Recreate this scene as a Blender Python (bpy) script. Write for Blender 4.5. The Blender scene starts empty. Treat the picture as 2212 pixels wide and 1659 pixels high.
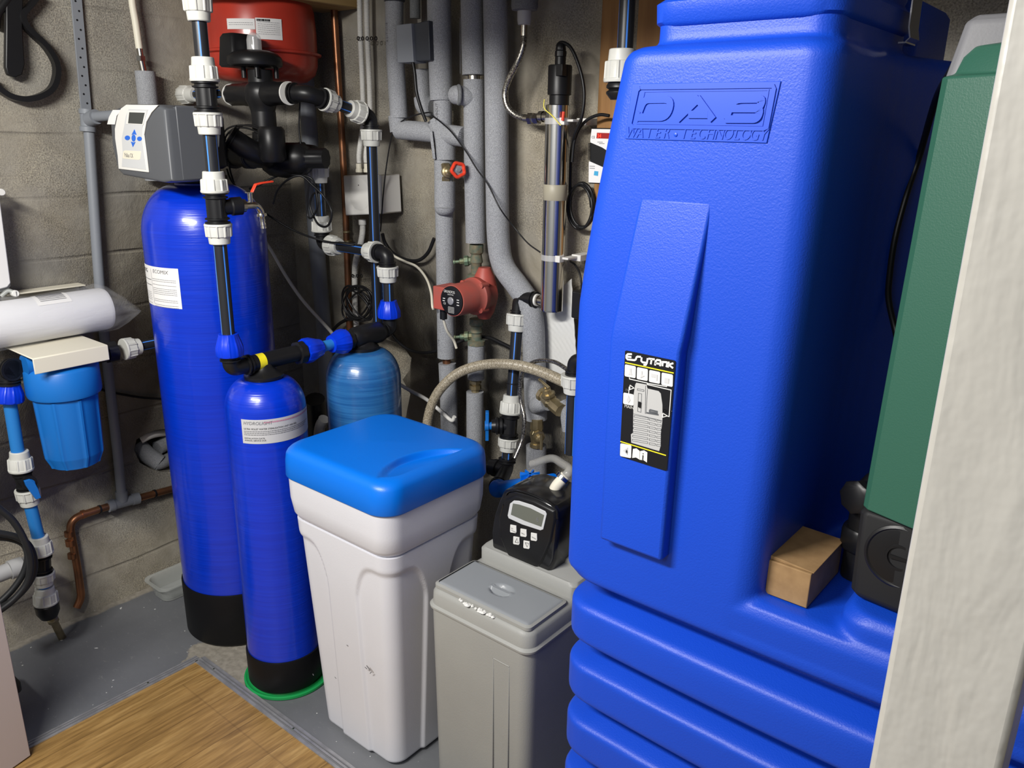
import bpy, bmesh, math, random
from mathutils import Vector, Matrix
R_ = random.Random(7)
SC = bpy.context.scene
COL = SC.collection
# ---------------- camera ----------------
FPX = 1742.0; PITCH = .30406; ROLL = -.01593; YAW = .6806; CH = 1.6
_f = Vector((-math.sin(YAW)*math.cos(PITCH), math.cos(YAW)*math.cos(PITCH), -math.sin(PITCH)))
_r = Vector((math.cos(YAW), math.sin(YAW), 0)); _d = _f.cross(_r)
CR = _r*math.cos(ROLL) + _d*math.sin(ROLL); CD = -_r*math.sin(ROLL) + _d*math.cos(ROLL); CF = _f
CP = Vector((0, 0, CH))
cam = bpy.data.cameras.new('camera'); camo = bpy.data.objects.new('camera', cam); COL.objects.link(camo)
cam.sensor_width = 36; cam.lens = FPX/2212*36; cam.clip_start = .02
camo.matrix_world = Matrix.Translation(CP) @ Matrix(((CR.x, -CD.x, -CF.x), (CR.y, -CD.y, -CF.y), (CR.z, -CD.z, -CF.z))).to_4x4()
SC.camera = camo
# ---------------- light ----------------
SC.view_settings.view_transform = 'Standard'; SC.view_settings.look = 'None'
SC.view_settings.gamma = 1; SC.view_settings.use_curve_mapping = False
SC.view_settings.exposure = -.10
w = bpy.data.worlds.new('world'); SC.world = w; w.use_nodes = True
w.node_tree.nodes['Background'].inputs[0].default_value = (.86, .93, 1, 1)
w.node_tree.nodes['Background'].inputs[1].default_value = .31
def area(name, loc, target, sx, sy, power, col=(1, 1, 1)):
    l = bpy.data.lights.new(name, 'AREA'); l.shape = 'RECTANGLE'; l.size = sx; l.size_y = sy; l.energy = power; l.color = col
    o = bpy.data.objects.new(name, l); COL.objects.link(o); o.location = loc
    o.rotation_euler = (Vector(target)-Vector(loc)).to_track_quat('-Z', 'Y').to_euler(); return o
area('ceiling_tube_light', (-1.15, -.35, 2.22), (-1.6, 1.2, .9), .9, .12, 68, (1, .975, .93))
area('rear_area_light', (-.3, -1.3, 2.35), (-.9, 1.2, .9), .6, .6, 15, (1, .97, .93))  # second, weaker area light, out of view above and behind the camera

# ---------------- helpers ----------------
def ray(x, y): return CR*((x-1106)/FPX) + CD*((y-829.5)/FPX) + CF
def PX(x, y, X): d = ray(x, y); return CP + d*(X/d.x)
def PY(x, y, Y): d = ray(x, y); return CP + d*(Y/d.y)
def PZ(x, y, Z): d = ray(x, y); return CP + d*((Z-CH)/d.z)
def V(*a): return Vector(a)

def mat(name, col, rough=.5, metal=0, col2=None, nscale=8, nstretch=(1, 1, 1), mix=(.35, .65), bump=0, bscale=60, bstretch=(1, 1, 1), coat=0, trans=0, ior=1.45, alpha=1, emit=0, detail=4, spec=.5):
    m = bpy.data.materials.new(name); m.use_nodes = True; nt = m.node_tree; b = nt.nodes['Principled BSDF']
    def rgb(c): return (*c, 1)
    b.inputs['Base Color'].default_value = rgb(col); b.inputs['Roughness'].default_value = rough; b.inputs['Metallic'].default_value = metal
    b.inputs['Coat Weight'].default_value = coat; b.inputs['Coat Roughness'].default_value = .12
    b.inputs['Transmission Weight'].default_value = trans; b.inputs['IOR'].default_value = ior; b.inputs['Alpha'].default_value = alpha
    b.inputs['Specular IOR Level'].default_value = spec
    if emit: b.inputs['Emission Color'].default_value = rgb(col); b.inputs['Emission Strength'].default_value = emit
    tc = None
    def tex(scale, st, det):
        nonlocal tc
        if tc is None: tc = nt.nodes.new('ShaderNodeTexCoord')
        mp = nt.nodes.new('ShaderNodeMapping'); mp.inputs['Scale'].default_value = st
        n = nt.nodes.new('ShaderNodeTexNoise'); n.inputs['Scale'].default_value = scale; n.inputs['Detail'].default_value = det
        nt.links.new(tc.outputs['Object'], mp.inputs[0]); nt.links.new(mp.outputs[0], n.inputs['Vector']); return n
    if col2:
        n = tex(nscale, nstretch, detail); r = nt.nodes.new('ShaderNodeValToRGB')
        r.color_ramp.elements[0].position = mix[0]; r.color_ramp.elements[1].position = mix[1]
        r.color_ramp.elements[0].color = rgb(col); r.color_ramp.elements[1].color = rgb(col2)
        nt.links.new(n.outputs['Fac'], r.inputs[0]); nt.links.new(r.outputs[0], b.inputs['Base Color'])
    if bump:
        n = tex(bscale, bstretch, 3); bp = nt.nodes.new('ShaderNodeBump'); bp.inputs['Strength'].default_value = bump; bp.inputs['Distance'].default_value = .002
        nt.links.new(n.outputs['Fac'], bp.inputs['Height']); nt.links.new(bp.outputs[0], b.inputs['Normal'])
    return m

def tag(o, label=None, cat=None, group=None, kind=None):
    if label: o['label'] = label
    if cat: o['category'] = cat
    if group: o['group'] = group
    if kind: o['kind'] = kind
    return o
def thing(name, label, cat, loc=(0, 0, 0), group=None):
    o = bpy.data.objects.new(name, None); COL.objects.link(o); o.location = loc; o.empty_display_size = .05
    return tag(o, label, cat, group)
def origin(p):
    v = Vector((0, 0, 0))
    while p is not None: v = v + p.location; p = p.parent
    return v

class MB:
    def __init__(s): s.v = []; s.f = []; s.m = []
    def add(s, vs, fs, mi=0):
        o = len(s.v); s.v += [Vector(v) for v in vs]; s.f += [tuple(i+o for i in f) for f in fs]
        s.m += (mi if isinstance(mi, list) else [mi]*len(fs)); return s
    def loft(s, loops, cap0=True, cap1=True, mi=0, closed=True):
        n = len(loops[0]); vs = [p for l in loops for p in l]; fs = []; ms = []
        for i in range(len(loops)-1):
            for j in range(n if closed else n-1):
                k = (j+1) % n; fs.append((i*n+j, i*n+k, (i+1)*n+k, (i+1)*n+j)); ms.append(mi[j % len(mi)] if isinstance(mi, list) else mi)
        m0 = mi[0] if isinstance(mi, list) else mi
        if cap0: fs.append(tuple(reversed(range(n)))); ms.append(m0)
        if cap1: fs.append(tuple(range((len(loops)-1)*n, len(loops)*n))); ms.append(m0)
        return s.add(vs, fs, ms)
    def box(s, c, sz, rot=None, mi=0):
        c = Vector(c); h = Vector(sz)/2; M = rot or Matrix.Identity(3)
        vs = [c + M @ Vector((x*h.x, y*h.y, z*h.z)) for x in (-1, 1) for y in (-1, 1) for z in (-1, 1)]
        return s.add(vs, [(0, 1, 3, 2), (4, 6, 7, 5), (0, 4, 5, 1), (2, 3, 7, 6), (0, 2, 6, 4), (1, 5, 7, 3)], mi)
    def cyl(s, a, b, r0, r1=None, n=24, mi=0, cap=True):
        a = Vector(a); b = Vector(b); return s.rev(a, b-a, [(r0, 0), (r0 if r1 is None else r1, (b-a).length)], n, mi, cap)
    def rev(s, o, ax, prof, n=32, mi=0, cap=True, rfun=None):
        o = Vector(o); z = Vector(ax).normalized(); t = Vector((0, 0, 1)) if abs(z.z) < .9 else Vector((0, 1, 0))
        x = t.cross(z).normalized(); y = z.cross(x); L = []
        for k, (r, h) in enumerate(prof):
            L.append([o + z*h + (x*math.cos(2*math.pi*i/n)+y*math.sin(2*math.pi*i/n))*(r+(rfun(k, i) if rfun else 0)) for i in range(n)])
        return s.loft(L, cap, cap, mi)
    def tube(s, pts, r, n=12, res=6, mi=0, smooth=True, rf=None, cap=True, step=None):
        P = spline(pts, res) if smooth else [Vector(p) for p in pts]
        if step: P = resample(P, step)
        T = [((P[min(i+1, len(P)-1)]-P[max(i-1, 0)]).normalized()) for i in range(len(P))]
        u = T[0].orthogonal().normalized(); 
        ref = Vector((0, 0, 1)) if abs(T[0].z) < .95 else Vector((0, -1, 0))
        u = (ref - T[0]*ref.dot(T[0])).normalized(); L = []; d = 0
        for i, p in enumerate(P):
            u = (u - T[i]*u.dot(T[i])).normalized(); w_ = T[i].cross(u)
            if i: d += (p-P[i-1]).length
            rr = r(i/(len(P)-1)) if callable(r) else r
            if rf: rr += rf(i, d)
            L.append([p + (u*math.cos(2*math.pi*k/n)+w_*math.sin(2*math.pi*k/n))*rr for k in range(n)])
        return s.loft(L, cap, cap, mi)
    def build(s, name, mats, parent=None, smooth=40, bevel=0, seg=2, subd=0):
        me = bpy.data.meshes.new(name); o0 = origin(parent)
        me.from_pydata([v-o0 for v in s.v], [], s.f)
        if not isinstance(mats, (list, tuple)): mats = [mats]
        for m in mats: me.materials.append(m)
        me.polygons.foreach_set('material_index', s.m)
        bm = bmesh.new(); bm.from_mesh(me); bmesh.ops.recalc_face_normals(bm, faces=bm.faces); bm.to_mesh(me); bm.free()
        me.polygons.foreach_set('use_smooth', [True]*len(me.polygons)); me.set_sharp_from_angle(angle=math.radians(smooth)); me.update()
        o = bpy.data.objects.new(name, me); COL.objects.link(o)
        if parent: o.parent = parent
        if bevel:
            b = o.modifiers.new('bevel', 'BEVEL'); b.width = bevel; b.segments = seg; b.limit_method = 'ANGLE'; b.angle_limit = math.radians(35); b.harden_normals = False
        if subd:
            b = o.modifiers.new('subd', 'SUBSURF'); b.levels = subd; b.render_levels = subd
        return o
def spline(pts, res=6):
    P = [Vector(p) for p in pts]
    if len(P) < 3: return [P[0].lerp(P[-1], i/res) for i in range(res+1)]
    Q = [P[0]*2-P[1]] + P + [P[-1]*2-P[-2]]; out = []
    for i in range(1, len(Q)-2):
        a, b, c, d = Q[i-1:i+3]
        for k in range(res):
            t = k/res; out.append(.5*((2*b)+(c-a)*t+(2*a-5*b+4*c-d)*t*t+(3*b-a-3*c+d)*t**3))
    out.append(P[-1]); return out
def resample(P, step):
    out = [P[0]]; d = 0
    for i in range(1, len(P)):
        a, b = P[i-1], P[i]; L = (b-a).length
        while L > 0 and d + L >= step:
            t = (step-d)/L; a = a.lerp(b, t); out.append(a.copy()); L = (b-a).length; d = 0
        d += L
    if (out[-1]-P[-1]).length > step*.3: out.append(P[-1])
    return out
def rr(cx, cy, hx, hy, r, z, n=6, flat=0):
    L = []
    for (sx, sy, a0) in ((1, 1, 0), (-1, 1, 90), (-1, -1, 180), (1, -1, 270)):
        for k in range(n+1):
            a = math.radians(a0+90*k/n); L.append(Vector((cx+sx*(hx-r)+r*math.cos(a), cy+sy*(hy-r)+r*math.sin(a), z)))
    if flat:
        M = []
        for i, p in enumerate(L):
            q = L[(i+1) % len(L)]; d = (q-p).length
            k = flat if d > r*.8 else 1
            M += [p.lerp(q, t/k) for t in range(k)]
        L = M
    return L
def fillet(pts, rad, n=6):
    "poly line with rounded corners"
    P = [Vector(p) for p in pts]; out = [P[0]]
    for i in range(1, len(P)-1):
        a = (P[i-1]-P[i]); b = (P[i+1]-P[i]); r = min(rad, a.length*.49, b.length*.49)
        a = P[i]+a.normalized()*r; b = P[i]+b.normalized()*r
        for k in range(n+1):
            t = k/n; out.append(a*(1-t)**2+P[i]*2*t*(1-t)+b*t*t)
    out.append(P[-1]); return out
def glyphs(s, size, align='LEFT', sx=1, shear=0, extrude=0):
    c = bpy.data.curves.new('t', 'FONT'); c.body = s; c.size = size; c.align_x = align; c.resolution_u = 3; c.shear = shear; c.extrude = extrude
    o = bpy.data.objects.new('t', c); COL.objects.link(o); dg = bpy.context.evaluated_depsgraph_get(); dg.update()
    me = bpy.data.meshes.new_from_object(o.evaluated_get(dg)); vs = [(v.co.x*sx, v.co.y, v.co.z) for v in me.vertices]; fs = [tuple(p.vertices) for p in me.polygons]
    bpy.data.objects.remove(o); bpy.data.curves.remove(c); bpy.data.meshes.remove(me); return vs, fs
def text(name, s, size, org, ux, uy, m, parent, off=.0008, align='LEFT', sx=1, shear=0, extrude=0):
    ux = Vector(ux).normalized(); uy = Vector(uy).normalized(); n = ux.cross(uy).normalized(); o = Vector(org)
    vs, fs = glyphs(s, size, align, sx, shear, extrude)
    return MB().add([o+ux*a+uy*b+n*(off+c) for a, b, c in vs], fs).build(name, m, parent, smooth=20)
def poly(name, polys, m, parent, n, off=0, thick=.0006, bevel=0):
    "flat prisms on a surface: polys are lists of world points, n the surface normal"
    mb = MB(); n = Vector(n).normalized()
    for P in polys: mb.loft([[p+n*off for p in P], [p+n*(off+thick) for p in P]])
    return mb.build(name, m, parent, smooth=25, bevel=bevel)

# ---------------- materials ----------------
M = {}
M['tank_blue'] = mat('tank_blue', (.004, .056, .50), .46, bump=.22, bscale=420)
M['vessel_blue'] = mat('vessel_blue', (.0, .026, .46), .28, coat=.5, bump=.35, bscale=6, bstretch=(1, 1, 45), col2=(.0, .032, .53), nscale=5, nstretch=(1, 1, 30))
M['vessel_old'] = mat('vessel_old', (.015, .10, .30), .3, coat=.6, col2=(.03, .16, .40), nscale=5, nstretch=(1, 1, 30), bump=.4, bscale=6, bstretch=(1, 1, 45))
M['badge'] = mat('badge', (.006, .060, .54), .40)
M['boot'] = mat('boot', (.006, .006, .007), .5, spec=.2)
M['lid_blue'] = mat('lid_blue', (.0, .15, .68), .36, bump=.12, bscale=500)
M['white_pe'] = mat('white_pe', (.62, .62, .66), .42, col2=(.66, .66, .70), nscale=3, bump=.1, bscale=300)
M['grey_pe'] = mat('grey_pe', (.29, .29, .275), .5, col2=(.32, .32, .30), nscale=4, bump=.15, bscale=300)
M['grey_lid'] = mat('grey_lid', (.26, .275, .29), .35)
M['black'] = mat('black', (.009, .009, .010), .38, spec=.4)
M['black_gloss'] = mat('black_gloss', (.008, .008, .009), .2, coat=.3)
M['pipe_black'] = mat('pipe_black', (.016, .017, .02), .36)
M['stripe'] = mat('stripe', (.05, .22, .75), .4)
M['nut_white'] = mat('nut_white', (.60, .60, .56), .42, col2=(.52, .52, .48), nscale=20)
M['nut_blue'] = mat('nut_blue', (.0, .035, .62), .35)
M['pipe_blue'] = mat('pipe_blue', (.02, .19, .54), .4)
M['handle_blue'] = mat('handle_blue', (.008, .15, .52), .4)
M['foam'] = mat('foam', (.20, .205, .22), .95, col2=(.36, .37, .39), nscale=420, mix=(.3, .7), bump=.5, bscale=300, detail=2)
M['foam_dark'] = mat('foam_dark', (.13, .135, .14), .9, col2=(.19, .195, .20), nscale=300, bump=.3, bscale=300)
M['copper'] = mat('copper', (.36, .15, .07), .38, .85, col2=(.20, .10, .055), nscale=14)
M['brass'] = mat('brass', (.52, .42, .24), .38, .85, col2=(.32, .26, .15), nscale=30)
M['brass_old'] = mat('brass_old', (.16, .15, .08), .6, .5, col2=(.12, .20, .14), nscale=40)
M['verdigris'] = mat('verdigris', (.09, .13, .10), .75, .2, col2=(.19, .16, .10), nscale=70)
M['nickel'] = mat('nickel', (.55, .52, .46), .25, 1)
M['steel'] = mat('steel', (.72, .70, .67), .17, 1, col2=(.55, .53, .50), nscale=3, nstretch=(4, 4, .5))
M['braid'] = mat('braid', (.45, .43, .38), .32, .9, col2=(.12, .11, .10), nscale=300, mix=(.45, .55))
M['pvc_grey'] = mat('pvc_grey', (.20, .215, .24), .5, bump=.1, bscale=80)
M['pvc_dark'] = mat('pvc_dark', (.045, .05, .062), .42)
M['pvc_light'] = mat('pvc_light', (.42, .42, .42), .5)
M['white'] = mat('white', (.70, .69, .66), .5)
M['cream'] = mat('cream', (.72, .68, .56), .5)
M['paper'] = mat('paper', (.74, .73, .72), .7)
M['paper_grey'] = mat('paper_grey', (.50, .50, .51), .6)
M['ink'] = mat('ink', (.010, .010, .012), .6, spec=.15)
M['ink_grey'] = mat('ink_grey', (.16, .16, .17), .7)
M['ink_red'] = mat('ink_red', (.5, .22, .30), .7)
M['red_paint'] = mat('red_paint', (.46, .040, .022), .32, col2=(.40, .036, .022), nscale=10, coat=.2)
M['red_pump'] = mat('red_pump', (.42, .075, .055), .5, col2=(.33, .09, .07), nscale=18)
M['red_handle'] = mat('red_handle', (.70, .05, .02), .35)
M['ctrl_grey'] = mat('ctrl_grey', (.085, .09, .10), .42)
M['ctrl_light'] = mat('ctrl_light', (.55, .56, .57), .4)
M['screen'] = mat('screen', (.045, .05, .05), .15)
M['lcd'] = mat('lcd', (.13, .14, .12), .2)
M['btn_blue'] = mat('btn_blue', (.02, .13, .60), .4)
M['green'] = mat('green', (.012, .30, .075), .35)
M['pump_green'] = mat('pump_green', (.026, .098, .066), .42, bump=.12, bscale=500)
M['pump_grey'] = mat('pump_grey', (.17, .17, .18), .55, bump=.1, bscale=300)
M['pump_black'] = mat('pump_black', (.014, .014, .015), .55, spec=.3)
M['card'] = mat('card', (.31, .19, .085), .8, col2=(.26, .155, .068), nscale=60, bump=.1, bscale=90)
M['band'] = mat('band', (.36, .33, .25), .45)
M['timber'] = mat('timber', (.33, .17, .055), .6, col2=(.24, .115, .035), nscale=6, nstretch=(6, 6, .6), bump=.2, bscale=30, bstretch=(6, 6, .5))
M['joist'] = mat('joist', (.42, .28, .11), .6, col2=(.33, .21, .08), nscale=5, nstretch=(6, .5, 6))
M['yellow'] = mat('yellow', (.85, .72, .02), .5)
M['tyellow'] = mat('tyellow', (.85, .75, .10), .6)
M['clear'] = mat('clear', (.95, .96, .97), .12, alpha=.16, spec=.9)
M['bag'] = mat('bag', (.92, .93, .95), .12, alpha=.11, spec=1, bump=1, bscale=30)
M['clear_cap'] = mat('clear_cap', (.9, .9, .9), .05, alpha=.35, spec=1)
M['filter'] = mat('filter', (.66, .66, .68), .9, bump=.3, bscale=120, bstretch=(1, .2, 1))
M['hose'] = mat('hose', (.42, .37, .28), .35, col2=(.20, .17, .12), nscale=300, mix=(.4, .6))
M['clear_hose'] = mat('clear_hose', (.55, .54, .50), .2, alpha=.4)
M['bubble'] = mat('bubble', (.66, .66, .64), .45)
M['alu'] = mat('alu', (.42, .42, .43), .4, .5, col2=(.30, .30, .31), nscale=30)
M['chrome'] = mat('chrome', (.6, .6, .6), .15, 1)
M['door_paint'] = mat('door_paint', (.50, .43, .41), .5)
M['led'] = mat('led', (1, .05, .02), .4, emit=1.5)
M['led_bg'] = mat('led_bg', (.30, .01, .01), .4)
M['print_blue'] = mat('print_blue', (.05, .35, .6), .5)
M['tag_orange'] = mat('tag_orange', (.75, .12, .03), .4)
M['glaze'] = mat('glaze', (.5, .52, .5), .2, alpha=.45)
M['sock'] = mat('sock', (.02, .021, .023), .5)

def node_mat(name, build):
    m = bpy.data.materials.new(name); m.use_nodes = True; nt = m.node_tree; b = nt.nodes['Principled BSDF']
    build(nt, b); return m
class NG:
    def __init__(s, nt): s.nt = nt; s.tc = nt.nodes.new('ShaderNodeTexCoord')
    def noise(s, scale, st=(1, 1, 1), det=5, rough=.5, dist=0):
        mp = s.nt.nodes.new('ShaderNodeMapping'); mp.inputs['Scale'].default_value = st; s.nt.links.new(s.tc.outputs['Object'], mp.inputs[0])
        n = s.nt.nodes.new('ShaderNodeTexNoise'); n.inputs['Scale'].default_value = scale; n.inputs['Detail'].default_value = det; n.inputs['Roughness'].default_value = rough; n.inputs['Distortion'].default_value = dist
        s.nt.links.new(mp.outputs[0], n.inputs['Vector']); return n.outputs['Fac']
    def ramp(s, fac, stops):
        r = s.nt.nodes.new('ShaderNodeValToRGB'); e = r.color_ramp.elements
        while len(e) < len(stops): e.new(.5)
        for i, (p, c) in enumerate(stops): e[i].position = p; e[i].color = (*c, 1) if not isinstance(c, (int, float)) else (c, c, c, 1)
        s.nt.links.new(fac, r.inputs[0]); return r.outputs[0]
    def math(s, op, a, b=None, c=None):
        n = s.nt.nodes.new('ShaderNodeMath'); n.operation = op
        for i, x in enumerate((a, b, c)):
            if x is None: continue
            if isinstance(x, (int, float)): n.inputs[i].default_value = x
            else: s.nt.links.new(x, n.inputs[i])
        return n.outputs[0]
    def mix(s, fac, a, b, mode='MIX'):
        n = s.nt.nodes.new('ShaderNodeMix'); n.data_type = 'RGBA'; n.blend_type = mode
        for k, x in ((0, fac), (6, a), (7, b)):
            if isinstance(x, (int, float)): n.inputs[k].default_value = x
            elif isinstance(x, tuple): n.inputs[k].default_value = (*x, 1)
            else: s.nt.links.new(x, n.inputs[k])
        return n.outputs[2]
    def sep(s):
        n = s.nt.nodes.new('ShaderNodeSeparateXYZ'); s.nt.links.new(s.tc.outputs['Object'], n.inputs[0]); return n.outputs
    def bump(s, h, strength, dist, prev=None):
        n = s.nt.nodes.new('ShaderNodeBump'); n.inputs['Strength'].default_value = strength; n.inputs['Distance'].default_value = dist
        s.nt.links.new(h, n.inputs['Height'])
        if prev: s.nt.links.new(prev, n.inputs['Normal'])
        return n.outputs[0]

def wall_mat(joints):
    def f(nt, b):
        g = NG(nt); L = nt.links
        big = g.noise(2.2, det=3); mid = g.noise(9, det=6, rough=.65, dist=.4); fine = g.noise(230, det=4, rough=.7); gr = g.noise(420, det=2)
        c = g.ramp(mid, [(.3, (.25, .225, .175)), (.5, (.31, .28, .225)), (.72, (.39, .36, .29))])
        patch = g.ramp(big, [(.45, 0.0), (.6, 1.0)])
        c = g.mix(patch, c, g.ramp(mid, [(.3, (.23, .215, .19)), (.7, (.31, .295, .26))]))
        sp = g.ramp(fine, [(.34, (.55, .52, .47)), (.5, (1, 1, 1)), (.66, (1.5, 1.45, 1.3))])
        rg = g.noise(5, det=2); rgm = g.ramp(rg, [(.42, 0.0), (.58, 1.0)])
        c2 = g.mix(1.0, c, sp, 'MULTIPLY'); c = g.mix(rgm, c, c2)
        wht = g.ramp(g.noise(26, st=(1, 1, .45), det=5, rough=.75), [(.66, 0.0), (.74, 1.0)]); c = g.mix(g.math('MULTIPLY', wht, .35), c, (.55, .52, .44))
        h = g.math('ADD', g.math('MULTIPLY', mid, 1.0), g.math('MULTIPLY', g.math('MULTIPLY', fine, rgm), .45))
        if joints:
            z = g.sep()[2]; zz = g.math('ADD', z, g.math('MULTIPLY', g.noise(2.5, det=4), .035))
            t = g.math('FRACT', g.math('DIVIDE', g.math('ADD', zz, -1.587+18*.18), .18)); t = g.math('ABSOLUTE', g.math('SUBTRACT', t, .5))
            j = g.math('MULTIPLY', g.ramp(t, [(.462, 0.0), (.49, 1.0)]), g.ramp(g.noise(3.3, det=3), [(.36, 0.15), (.55, 1.0)]))
            h = g.math('SUBTRACT', h, g.math('MULTIPLY', j, .7)); c = g.mix(g.math('MULTIPLY', j, .22), c, (.11, .10, .085))
        L.new(c, b.inputs['Base Color']); b.inputs['Roughness'].default_value = .92; b.inputs['Specular IOR Level'].default_value = .2
        L.new(g.bump(gr, .35, .002, g.bump(h, .8, .006)), b.inputs['Normal'])
    return f
M['wall_l'] = node_mat('block_wall', wall_mat(True)); M['wall_b'] = node_mat('rendered_wall', wall_mat(False))
def floor_f(nt, b):
    g = NG(nt); L = nt.links
    c = g.ramp(g.noise(3, det=4), [(.3, (.115, .12, .13)), (.7, (.16, .165, .175))])
    X, Y, Z = g.sep()
    d = g.math('SQRT', g.math('ADD', g.math('POWER', g.math('DIVIDE', g.math('ADD', X, 2.0), .17), 2), g.math('POWER', g.math('DIVIDE', g.math('ADD', Y, -1.10), .12), 2)))
    e = g.math('SUBTRACT', g.math('ADD', g.math('MULTIPLY', g.noise(14, det=5), .8), .62), d)
    edge = g.math('ADD', g.math('MULTIPLY', g.math('ADD', X, 2.63), -1.0), g.math('MULTIPLY', g.noise(9, det=5), .075))
    bare = g.math('MAXIMUM', g.ramp(e, [(.0, 0.0), (.05, 1.0)]), g.ramp(edge, [(0.0, 0.0), (.01, 1.0)]))
    c = g.mix(bare, c, g.ramp(g.noise(60, det=5), [(.3, (.22, .20, .165)), (.7, (.34, .31, .26))]))
    sc = g.ramp(g.noise(30, st=(1, 2.2, 1), det=9, rough=.9), [(.585, 0.0), (.62, 1.0)]); c = g.mix(g.math('MULTIPLY', sc, .6), c, (.30, .30, .28))
    dot = g.ramp(g.noise(55, det=1), [(.75, 0.0), (.765, 1.0)]); c = g.mix(dot, c, (.6, .6, .58))
    L.new(c, b.inputs['Base Color']); b.inputs['Roughness'].default_value = .5
    L.new(g.bump(g.noise(40, det=5), .25, .003), b.inputs['Normal'])
M['floor'] = node_mat('painted_concrete', floor_f)
def wood_f(nt, b):
    g = NG(nt); L = nt.links; X, Y, Z = g.sep()
    pl = g.math('FLOOR', g.math('DIVIDE', g.math('ADD', X, 2.03), .145))
    mp = nt.nodes.new('ShaderNodeCombineXYZ'); L.new(X, mp.inputs[0]); L.new(g.math('ADD', g.math('MULTIPLY', Y, .09), g.math('MULTIPLY', pl, 3.7)), mp.inputs[1]); L.new(pl, mp.inputs[2])
    n = nt.nodes.new('ShaderNodeTexNoise'); n.inputs['Scale'].default_value = 36; n.inputs['Detail'].default_value = 7; n.inputs['Roughness'].default_value = .62; n.inputs['Distortion'].default_value = 1.1; L.new(mp.outputs[0], n.inputs['Vector'])
    n2 = nt.nodes.new('ShaderNodeTexNoise'); n2.inputs['Scale'].default_value = 110; n2.inputs['Detail'].default_value = 4; L.new(mp.outputs[0], n2.inputs['Vector'])
    c = g.ramp(n.outputs['Fac'], [(.28, (.20, .11, .032)), (.5, (.35, .205, .065)), (.7, (.46, .29, .105))])
    c = g.mix(.5, c, g.ramp(n2.outputs['Fac'], [(.35, (.45, .42, .36)), (.6, (1, 1, 1))]), 'MULTIPLY')
    t = g.math('FRACT', g.math('DIVIDE', g.math('ADD', X, 2.03), .145)); j = g.ramp(g.math('ABSOLUTE', g.math('SUBTRACT', t, .5)), [(.488, 0.0), (.494, 1.0)])
    c = g.mix(g.math('MULTIPLY', j, .6), c, (.10, .05, .015))
    jy = g.ramp(g.math('ABSOLUTE', g.math('SUBTRACT', Y, .965)), [(.0, 1.0), (.0015, 0.0)]); jy = g.math('MULTIPLY', jy, g.math('GREATER_THAN', X, -2.03)); c = g.mix(g.math('MULTIPLY', jy, .3), c, (.10, .05, .015))
    L.new(c, b.inputs['Base Color']); b.inputs['Roughness'].default_value = .42
    L.new(g.bump(n2.outputs['Fac'], .15, .001), b.inputs['Normal'])
M['wood'] = node_mat('oak_flooring', wood_f)
def post_f(nt, b):
    g = NG(nt); L = nt.links
    L.new(g.ramp(g.noise(6, st=(1, 1, .5), det=4), [(.3, (.40, .385, .35)), (.7, (.46, .445, .41))]), b.inputs['Base Color'])
    b.inputs['Roughness'].default_value = .38
    h = g.noise(20, st=(1.5, 1, .4), det=3, rough=.5, dist=.3)
    L.new(g.bump(g.math('ADD', h, g.math('MULTIPLY', g.noise(70, st=(1, 1, .7), det=2), .25)), .6, .006), b.inputs['Normal'])
M['post'] = node_mat('painted_masonry', post_f)
# ---------------- setting ----------------
def struct(name, mb, m, **k): return tag(mb.build(name, m, None, **k), kind='structure')
struct('floor', MB().box((-.95, .35, -.03), (3.6, 3.5, .06)), M['floor'])
struct('floor_wood', MB().box((-.80, -.12, .003), (2.6, 2.33, .006)), M['wood'])
struct('ceiling', MB().box((-.95, 1.2, 2.18), (3.6, 1.6, .06)), M['wall_b'])
struct('wall_right', MB().box((.60, 1.0, 1.05), (.1, 1.9, 2.3)), M['wall_b'])
def holed(name, c, sz, outline, axis, depth, m, seed):
    "wall slab with a broken cavity cut into it"
    o = MB().box(c, sz).build(name, m)
    rg = random.Random(seed); loops = []
    for k, (sc, dd) in enumerate(((1.0, -.02), (1.0, .004), (.97, depth*.55), (.72, depth))):
        cx = sum((p for p in outline), Vector())/len(outline); L = []
        for p in outline:
            q = cx+(p-cx)*sc*(1+rg.uniform(-.05, .05)); q[axis] -= dd if axis == 0 else -dd; L.append(q)
        loops.append(L)
    cu = MB().loft(loops).build('cut', m)
    md = o.modifiers.new('b', 'BOOLEAN'); md.object = cu; md.operation = 'DIFFERENCE'; md.solver = 'EXACT'
    dg = bpy.context.evaluated_depsgraph_get(); dg.update(); me = bpy.data.meshes.new_from_object(o.evaluated_get(dg))
    o.modifiers.clear(); o.data = me; bpy.data.objects.remove(cu); return tag(o, kind='structure')
WLX = -2.63; WBY = 1.90
hl = [PX(x, y, WLX) for x, y in ((289, 972), (296, 950), (312, 936), (335, 929), (372, 925), (400, 940), (405, 985), (385, 1018), (350, 1022), (324, 1015), (303, 1000))]
holed('wall_left', (WLX-.15, .35, 1.05), (.3, 3.5, 2.3), hl, 0, .2, M['wall_l'], 1)
hb = [PY(x, y, WBY) for x, y in ((690, 760), (760, 700), (835, 735), (868, 748), (886, 775), (884, 800), (870, 820), (888, 852), (880, 900), (868, 945), (760, 960), (690, 900))]
holed('wall_back', (-.95, WBY+.15, 1.05), (3.6, .3, 2.3), hb, 1, .16, M['wall_b'], 2)
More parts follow.
